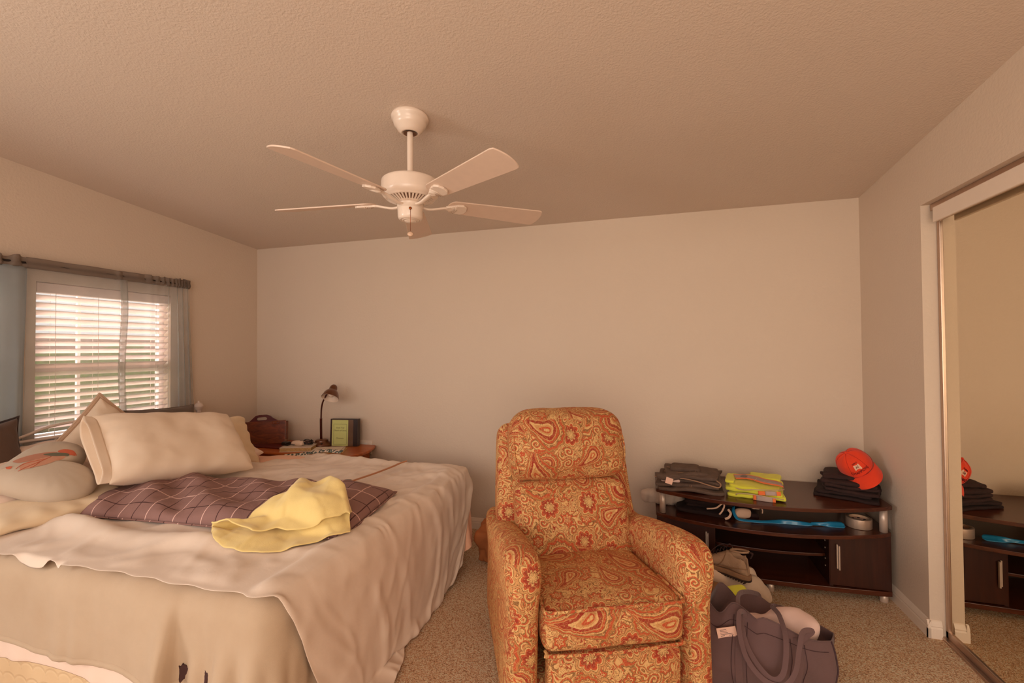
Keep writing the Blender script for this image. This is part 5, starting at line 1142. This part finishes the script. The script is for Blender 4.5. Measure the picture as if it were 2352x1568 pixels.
# lower board: rolled grey towel or sweater
def roll(name, label, cat, c, rot, L, r, mat, seed, turns=4):
    V = []; n, m_ = 40, 22
    for j in range(m_):
        t = j/(m_-1); k = (1-(2*t-1)**6)**.5
        for i in range(n):
            a = 2*PI*i/n; rr = r*(.35+.65*k)*(1+.10*math.sin(3*a+1)+.10*math.sin(t*turns*2*PI*1.6+a)); V.append(((t-.5)*L, rr*math.cos(a), r*.95+rr*.92*math.sin(a)))
    V = np.array(V); V = V+.008*np.stack([fbm(V, 14, seed+i, 2) for i in range(3)], 1); o = mesh_obj(name, V, grid_faces(n, m_, wrapu=True)+[tuple(range(n))[::-1], tuple(range((m_-1)*n, m_*n))], mat, mw=Matrix.Translation(c) @ Matrix.Rotation(rot, 4, 'Z')); subsurf(o); return tag(o, label, cat)
roll('rolled_towel', 'rolled grey towelling sticking out of the left end of the lower board', 'towel', (3.50, -.22, ST), .05, .27, .052, M['towel'], 51)
fo = []
for k, x_ in enumerate((.02, .045, .07, .092)): fo.append(tube([(x_+.010*math.sin(a), -.0+.064*math.cos(a), .054+.058*math.sin(a)) for a in np.linspace(-1.9, 2.6, 18)], .008, 8))
mesh_obj('towel_folds', *merge(*fo), M['towel'], bpy.data.objects['rolled_towel'])
DT = folded('drawstring_trousers', 'folded near-black drawstring trousers on the lower board', 'trousers', (3.76, -.255, ST), -.12, .29, .24, 3, .024, M['denimb'], 61, taper=.15)
D2 = folded('dark_shorts', 'crumpled near-black shorts with beige lining on the lower board, right of the drawstring trousers', 'shorts', (3.965, -.25, ST), .25, .16, .20, 3, .026, M['denimd'], 67, taper=.3, noise=.02)
mesh_obj('drawstring', *merge(tube(smooth_path([(.0, -.137, .045), (.05, -.15, .060), (.085, -.145, .088), (.095, -.152, .080), (.085, -.160, .052), (.068, -.162, .028)], 8), 0, 8, flat=(.009, .003), up=(0, -1, .2)), tube(smooth_path([(.115, -.148, .060), (.128, -.155, .040), (.118, -.168, .020), (.098, -.168, .008)], 8), 0, 8, flat=(.013, .003), up=(0, -1, .2))), M['string'], DT)['label'] = 'beige cotton drawstring'
V, F = rbox(.085, .03, .045, .014, 8, (0, 0, 0), .010, 16, 71); o = mesh_obj('beige_lining', V+np.array([-.055, -.105, .028]), F, M['string'], D2); subsurf(o)
V, F = rbox(.05, .03, .03, .012, 8, (0, 0, 0), .008, 16, 72); o = mesh_obj('beige_lining', V+np.array([.025, -.10, .066]), F, M['string'], D2); subsurf(o)
mesh_obj('lining_edge', *tube(smooth_path([(.04, -.112, .075), (.055, -.122, .055), (.052, -.128, .035)], 6), .0035, 6), M['string'], D2)
# long blue shoehorn
BL = []; path = smooth_path([(3.895, -.36, ST+.062), (3.888, -.39, ST+.045), (3.900, -.425, ST+.018), (3.93, -.43, ST+.010), (4.02, -.425, ST+.008), (4.10, -.405, ST+.008), (4.16, -.400, ST+.008), (4.26, -.395, ST+.007), (4.30, -.39, ST+.008), (4.36, -.385, ST+.009), (4.42, -.375, ST+.009), (4.455, -.370, ST+.008)], 5)
Ln = len(path)
def horn_w(t): return .013+.010*math.exp(-((t-.55)/.10)**2)+.018*np.clip((t-.78)/.12, 0, 1)*(1-np.clip((t-.955)/.045, 0, 1)**2)*1.0
for i, p in enumerate(path):
    t = i/(Ln-1); d = (path[min(i+1, Ln-1)]-path[max(i-1, 0)]).normalized(); s = Vector((0, 0, 1)).cross(d).normalized(); un = Vector((0, 0, 1)); tw = .9*math.exp(-((t-.56)/.07)**2)+1.1*math.exp(-((t-.80)/.05)**2)+.55
    s = (s*math.cos(tw)+un*math.sin(tw)); w = horn_w(t)
    for k in range(5): q = (k/4-.5); BL.append(tuple(p+s*w*q*1.3+un*(.004*(q*2)**2*(t > .7))))
o = mesh_obj('shoehorn', BL, grid_faces(5, Ln), M['blue'], loc=(4.15, -.4, ST)); solid(o, .003, 0); tag(o, 'long bright blue plastic shoehorn lying on the lower board', 'shoehorn')
# duct tape roll
tp = Matrix.Translation((4.535, -.335, ST))
o = thing('duct_tape_roll', 'roll of silver tape standing flat at the right end of the lower board', 'tape', (4.535, -.335, ST))
mesh_obj('tape', *lathe([(.046, .001), (.060, .001), (.0605, .003), (.0605, .050), (.060, .052), (.046, .052)], 48, (4.535, -.335, ST)), M['tape'], o, True, True)
mesh_obj('cardboard_core', *lathe([(.0465, .0525), (.0435, .0525), (.043, .0515), (.043, .0), (.0465, .0)], 48, (4.535, -.335, ST)), M['core'], o, True, True)
mesh_obj('wrapper_disc', *lathe([(.0432, .040), (.0, .040)], 40, (4.535, -.335, ST)), M['card'], o, True, True)
ds = [tube([(4.535+.028*math.cos(a)+.0055*math.cos(b), -.335+.028*math.sin(a)+.0055*math.sin(b), ST+.041) for b in np.linspace(0, 2*PI, 13)[:-1]], .0016, 5, True) for a in np.arange(5)*2*PI/5]
mesh_obj('disc_symbols', *merge(*ds), M['darkback'], o, True, True)

# ================================================================ ON THE CARPET, RIGHT OF THE RECLINER
# brown boot, under the clothes, mostly hidden by the chair
def shoe(name, label, mwx, L, H, wid, mu, ms, msd, seed, lift=0, collar=.6):
    S = bpy.data.objects.new(name, None); COL.objects.link(S); S.matrix_basis = mwx; S.empty_display_size = .05; tag(S, label, 'shoe')
    n, m_ = 36, 30; V = []
    for j in range(m_):                                   # sections from heel (0) to toe (1)
        t = j/(m_-1); x = -L/2+L*t; e = math.sqrt(max(0, 1-(2*t-1)**8)) if t < .5 else math.sqrt(max(0, 1-((t-.5)/.5)**4.2))
        w = wid/2*(.80+.30*math.exp(-((t-.68)/.22)**2)-.10*math.exp(-((t-.35)/.15)**2))*max(.12, e)
        top = H*(1-.06*t/.3 if t < .30 else .94-.50*((t-.30)/.42) if t < .72 else .44-.10*((t-.72)/.28))*max(.35, e**.5)
        for i in range(n):
            a = 2*PI*i/n; cy, sz_ = math.cos(a), math.sin(a); yy = w*math.copysign(abs(cy)**.75, cy); z = .026+(top-.026)*(.5+.5*math.copysign(abs(sz_)**.8, sz_)); k = (z-.026)/max(.01, top-.026)
            yy *= (1-.32*k*(1.1-t*.5)); xb = x+(.02*k if t < .12 else 0); V.append((xb, yy, z))
    V = np.array(V); V += .0025*np.stack([fbm(V, 30, seed+i, 2) for i in range(3)], 1)
    # opening: push the top of the rear half down inside
    F = grid_faces(n, m_, wrapu=True)+[tuple(range(n))[::-1], tuple(range((m_-1)*n, m_*n))]
    T = (V[:, 0]+L/2)/L; R2 = np.sqrt(((T-.22)/.17)**2+(V[:, 1]/(wid*.27))**2); hole = (R2 < 1) & (V[:, 2] > H*.75); V[hole, 2] -= H*.50*np.clip((1-R2[hole])*3, 0, 1)
    o = mesh_obj('upper', V, F, mu, S); subsurf(o)
    out = []
    for k in range(56):
        a = 2*PI*k/56; cx_ = math.cos(a); x = L/2*1.02*math.copysign(abs(cx_)**.8, cx_); t = (x+L/2)/L; w = wid/2*(.86+.24*math.exp(-((t-.68)/.22)**2)-.08*math.exp(-((t-.35)/.15)**2)); out.append((x, w*math.sin(a)*(abs(math.sin(a))**-.25 if abs(math.sin(a)) > .05 else 1)))
    o = mesh_obj('midsole', *prism(out, .010, .034), msd, S, False); bevel(o, .004)
    o = mesh_obj('outsole', *merge(prism([(x*1.01, y*1.02) for x, y in out], .003, .011), *[boxg(-L/2+.01+k*.0135, -L/2+.017+k*.0135, -wid*.43, wid*.43, 0, .004) for k in range(int(L/.0135)-2)]), M['sole'], S, False)
    cl = [(-L/2+L*(.225+.155*math.cos(a)), wid*.245*math.sin(a), H*(.965-.07*math.cos(a))-.008) for a in np.linspace(0, 2*PI, 25)[:-1]]; mesh_obj('collar', *tube(cl, .0055, 8, True), mu, S)
    ov = [tube(smooth_path([(-L*.47, sg*wid*.20, H*.45), (-L*.30, sg*wid*.42, H*.40), (-L*.08, sg*wid*.43, H*.30), (L*.08, sg*wid*.46, .036)], 6), .0022, 5) for sg in (-1, 1)]+[tube(smooth_path([(-L*.10, sg*wid*.30, H*.88), (-L*.06, sg*wid*.40, H*.5), (L*.02, sg*wid*.42, .04)], 6), .0022, 5) for sg in (-1, 1)]
    mesh_obj('stitched_overlay', *merge(*ov), msd, S)
    lc = []
    for q in range(4):
        x = -L*.02+q*L*.065; z = H*(.84-.105*q); lc.append(tube(smooth_path([(x, -wid*.20, z-.010), (x+.004, 0, z+.008), (x, wid*.20, z-.010)], 5), .0025, 6))
    lc.append(tube(smooth_path([(-L*.03, 0, H*.86), (-.0, wid*.35, H*1.0), (L*.10, wid*.62, H*.8), (L*.20, wid*.75, H*.4), (L*.26, wid*.7, .02)], 6), .0024, 6)); lc.append(tube(smooth_path([(-L*.03, 0, H*.86), (-L*.07, -wid*.1, H*1.0), (-L*.12, -wid*.22, H*.9)], 6), .0024, 6))
    mesh_obj('laces', *merge(*lc), M['denimd'], S)
    mesh_obj('heel_tab', *tube(smooth_path([(-L*.475, 0, H*.80), (-L*.50, 0, H*.96), (-L*.45, 0, H*1.0)], 4), 0, 8, flat=(.018, .004), up=(-1, 0, 0)), M['denimd'], S)
    return S
# heather sweater / trousers heap: two soft arms of cloth
def heap(name, label, cat, segs, mat, seed, rad, extra=None):
    parts = []
    for k, pts in enumerate(segs):
        P = smooth_path(pts, 8); V, F = tube(P, (lambda t, k=k: rad[k]*(.55+.45*math.sin(PI*min(1, max(0, t*.9+.08)))**.5)), 22); V = np.array(V); V[:, 2] = np.where(True, V[:, 2], 0)
        V = V+.016*np.stack([fbm(V, 9, seed+k*5+i, 3) for i in range(3)], 1); V[:, 2] = np.maximum(V[:, 2], .004); parts.append((V, F))
    V, F = merge(*parts); o = mesh_obj(name, V, F, mat, loc=tuple(np.mean(np.array(V), 0)*np.array([1, 1, 0]))); subsurf(o); return tag(o, label, cat)
heap('brown_trousers', 'brown crumpled work trousers on the carpet behind the tote bag, against the recliner', 'trousers', [[(3.64, -.86, .09), (3.72, -.80, .10), (3.80, -.74, .07)], [(3.60, -.92, .05), (3.70, -.90, .06), (3.78, -.86, .05)]], M['leather'], 81, [.085, .055])
heap('heather_sweatpants', 'taupe heather sweatpants heaped beneath the brown shoe', 'sweatpants', [[(3.66, -.66, .150), (3.74, -.67, .150), (3.82, -.66, .135), (3.90, -.64, .10)], [(3.86, -.66, .12), (3.93, -.61, .10), (3.98, -.57, .065), (4.02, -.56, .045)], [(3.70, -.60, .05), (3.80, -.58, .05), (3.90, -.56, .05)], [(3.90, -.56, .13), (3.95, -.53, .125), (3.985, -.55, .09)], [(3.64, -.64, .06), (3.76, -.64, .06), (3.9, -.62, .05)]], M['heather'], 85, [.060, .055, .06, .028, .075])
shoe('suede_shoe', 'brown suede lace-up shoe resting on the heather sweatpants', frame_mw((3.79, -.655, .188), (-.80, .52, .06), (-.50, -.80, .06)), .285, .150, .110, M['shoe'], M['sole'], M['sole2'], 91)
shoe('work_boot', 'brown shoe mostly hidden between the recliner arm and the suede shoe', frame_mw((3.62, -.52, .20), (-.6, .8, .05), (-.8, -.6, 0)), .27, .115, .105, M['leather'], M['sole'], M['sole2'], 93)
V, F = rbox(.30, .26, .17, .03, 8, (0, 0, 0), .012, 9, 95); tag(mesh_obj('cloth_bundle', V+np.array([3.60, -.54, .09]), F, M['shirt'], loc=(3.6, -.54, 0)), 'pale folded cloth bundle carrying the half-hidden shoe beside the recliner', 'bundle')
V, F = rbox(.12, .20, .16, .03, 8, (0, 0, 0), .010, 9, 96); tag(mesh_obj('pale_cloth', V+np.array([3.62, -1.02, .085]), F, M['shirt'], loc=(3.62, -1.02, 0)), 'pale cloth showing between the recliner and the left side of the tote bag', 'cloth')

# tote bag ---------------------------------------------------------------
TB = thing('tote_bag', 'slumped grey-purple canvas tote bag with long handles beside the recliner', 'tote bag', (3.9, -1.15, 0))
def resample(pts, n, closed=True):
    P = smooth_path([Vector(p) for p in pts], 10, closed); d = [0]
    Q = P+[P[0]] if closed else P
    for a_, b_ in zip(Q[:-1], Q[1:]): d.append(d[-1]+(b_-a_).length)
    out = []
    for k in range(n):
        s = d[-1]*k/(n if closed else n-1); i = min(np.searchsorted(d, s, 'right')-1, len(Q)-2); t = (s-d[i])/max(1e-9, d[i+1]-d[i]); out.append(Q[i].lerp(Q[i+1], t))
    return out
def ringpts(corners, per):  # sharp-cornered closed ring, `per` points on each side
    out = []
    for k in range(len(corners)):
        a_, b_ = Vector(corners[k]), Vector(corners[(k+1) % len(corners)]); m_ = per[k]
        for i in range(m_): out.append(a_.lerp(b_, i/m_))
    return out
# corners: front-left, front-right, back-right, back-left
bot = [(3.625, -1.33, .006), (4.07, -1.24, .006), (4.10, -1.08, .006), (3.66, -1.13, .006)]
mid = [(3.60, -1.345, .13), (4.105, -1.245, .09), (4.155, -1.06, .075), (3.645, -1.10, .13)]
rim_key = [[(3.66, -1.17, .278), (3.70, -1.225, .262), (3.752, -1.21, .306), (3.80, -1.215, .285), (3.835, -1.25, .270), (3.86, -1.245, .278), (3.92, -1.25, .262), (4.00, -1.245, .224), (4.06, -1.225, .206)],
           [(4.114, -1.20, .200), (4.14, -1.13, .17), (4.16, -1.08, .155)],
           [(4.172, -1.045, .150), (4.12, -.99, .155), (4.06, -.96, .165), (4.045, -.955, .178), (4.02, -.99, .150), (3.97, -.965, .180), (3.91, -.94, .215), (3.87, -.945, .232), (3.835, -.955, .228)],
           [(3.80, -.97, .215), (3.775, -.985, .25), (3.735, -1.0, .285), (3.70, -1.06, .282)]]
NS_ = [40, 12, 40, 16]; rim = []
for k in range(4):
    seg = rim_key[k]+[rim_key[(k+1) % 4][0]]; rim += resample(seg, NS_[k]+1, False)[:-1]
B_, Md = ringpts(bot, NS_), ringpts(mid, NS_); V = []; rows = 22; nn_ = sum(NS_)
for j in range(rows):
    t = j/(rows-1)
    for i in range(nn_):
        p = B_[i]*(1-t)**2+Md[i]*2*t*(1-t)*1.0+rim[i]*t*t; c_ = Vector((3.9, -1.16, p.z)); d_ = (p-c_); nrm = Vector((d_.x*.4, d_.y, 0)).normalized()
        P3_ = np.array([[p.x, p.y, p.z]]); w_ = fbm(P3_, 7, 3, 3)[0]*.022*math.sin(PI*min(1, t*1.1))+.006*math.sin(p.x*60+p.z*30)*math.exp(-((t-.25)/.2)**2)
        V.append(tuple(p+nrm*(w_+.028*math.sin(PI*t))))
F = grid_faces(nn_, rows, wrapu=True)+[tuple(range(nn_))[::-1]]
bd = mesh_obj('bag_body', V, F, M['bag'], TB, True, True); solid(bd, .0025, -1); subsurf(bd)
top_ring = V[(rows-1)*nn_:]; hemr = V[(rows-4)*nn_:(rows-3)*nn_]
mesh_obj('rim_binding', *tube(top_ring, .0026, 6, True), M['bag'], TB, True, True)
seams = []
for i in (0, NS_[0], NS_[0]+NS_[1], NS_[0]+NS_[1]+NS_[2]): seams.append(tube([V[j*nn_+i] for j in range(rows)], .0030, 6))
mesh_obj('side_seams', *merge(*seams), M['bagseam'], TB, True, True)
def on_front(i, j, lift=.004): v = Vector(V[j*nn_+i]); return v+Vector((0, -lift, lift*.2))
straps = []
for i0 in (13, 29):
    for di in (-2, 2): straps.append(tube([on_front(i0+di, j, .003) for j in range(0, rows-2)], .0012, 5))
straps.append(tube([on_front(i, rows-4, .003) for i in range(1, NS_[0]-1)], .0010, 5))
mesh_obj('stitch_lines', *merge(*straps), M['bagseam'], TB, True, True)
wb_ = []
for i0 in (13, 29): wb_.append(tube([on_front(i0, j, .0032) for j in range(0, rows-1)], 0, 8, flat=(.030, .002), up=(0, -1, .2)))
mesh_obj('webbing', *merge(*wb_), M['bag'], TB, True, True)
# handles
a_, b_ = on_front(14, rows-2), on_front(30, rows-2)
hd1 = smooth_path([a_+Vector((0, 0, -.03)), a_+Vector((-.005, -.02, .02)), (3.765, -1.28, .30), (3.757, -1.33, .25), (3.775, -1.38, .18), (3.83, -1.40, .125), (3.895, -1.395, .115), (3.94, -1.37, .155), (3.965, -1.33, .22), (3.99, -1.29, .268), (4.03, -1.265, .262), b_+Vector((0, -.01, .0)), b_+Vector((0, 0, -.03))], 8)
mesh_obj('handle', *tube(hd1, 0, 8, flat=(.019, .0025), up=lambda t: (math.sin(t*PI)*.2, -1, .35)), M['bag'], TB, False, True)
c1, c2 = Vector(V[(rows-1)*nn_+NS_[0]+NS_[1]+30]), Vector(V[(rows-1)*nn_+NS_[0]+NS_[1]+10])
hd2 = smooth_path([c1+Vector((0, 0, -.03)), c1+Vector((-.01, -.01, .015)), (3.79, -1.13, .305), (3.775, -1.27, .255), (3.79, -1.345, .19), (3.85, -1.385, .128), (3.90, -1.37, .145), (3.925, -1.31, .24), (3.93, -1.20, .272), (3.935, -1.08, .25), c2+Vector((0, -.01, .01)), c2+Vector((0, 0, -.03))], 8)
mesh_obj('handle', *tube(hd2, 0, 8, flat=(.019, .0025), up=lambda t: (math.sin(t*PI*2)*.25, -1, .45)), M['bag'], TB, False, True)
lb = mesh_obj('card_label', *xf(boxg(-.038, .038, -.023, .023, -.0008, .0008), frame_mw(tuple(on_front(9, rows-6, .012)), (.955, .16, .20), (-.17, -.10, .96))), M['card'], TB, False, True); lb['label'] = 'white printed address card on the front'
lm = frame_mw(tuple(on_front(9, rows-6, .013)), (.955, .16, .20), (-.17, -.10, .96)); lin_ = []
for k, (w0, w1) in enumerate(((-.026, .0), (-.026, .002), (-.026, .004), (-.026, .022), (-.026, -.010), (.006, .024))):
    y_ = .014-.0062*min(k, 4)+(0 if k < 5 else 0); lin_.append(boxg(w0, w1, y_-.0006, y_+.0006, 0, .0006))
mesh_obj('printed_lines', *xf(merge(*lin_), lm), M['bagseam'], lb, False, True)
# contents
V2, F2 = rbox(.30, .13, .11, .05, 14, (.01, .01, .02), .022, 9, 101); V2 = V2@np.array(Matrix.Rotation(.22, 3, 'Y').transposed()).T
tag(mesh_obj('white_shirt', V2+np.array([3.925, -1.11, .165]), F2, M['shirt'], loc=(3.935, -1.11, .1)), 'pale pink-white shirt stuffed into the tote bag', 'shirt')
V2, F2 = rbox(.16, .09, .06, .028, 12, (0, 0, 0), .02, 8, 103); V2 = V2@np.array(Matrix.Rotation(.5, 3, 'Y').transposed()).T
tag(mesh_obj('yellow_shirt', V2+np.array([3.80, -.90, .172]), F2, M['hivis'], loc=(3.775, -.9, .12)), 'bright yellow garment behind the rim of the tote bag', 'shirt')
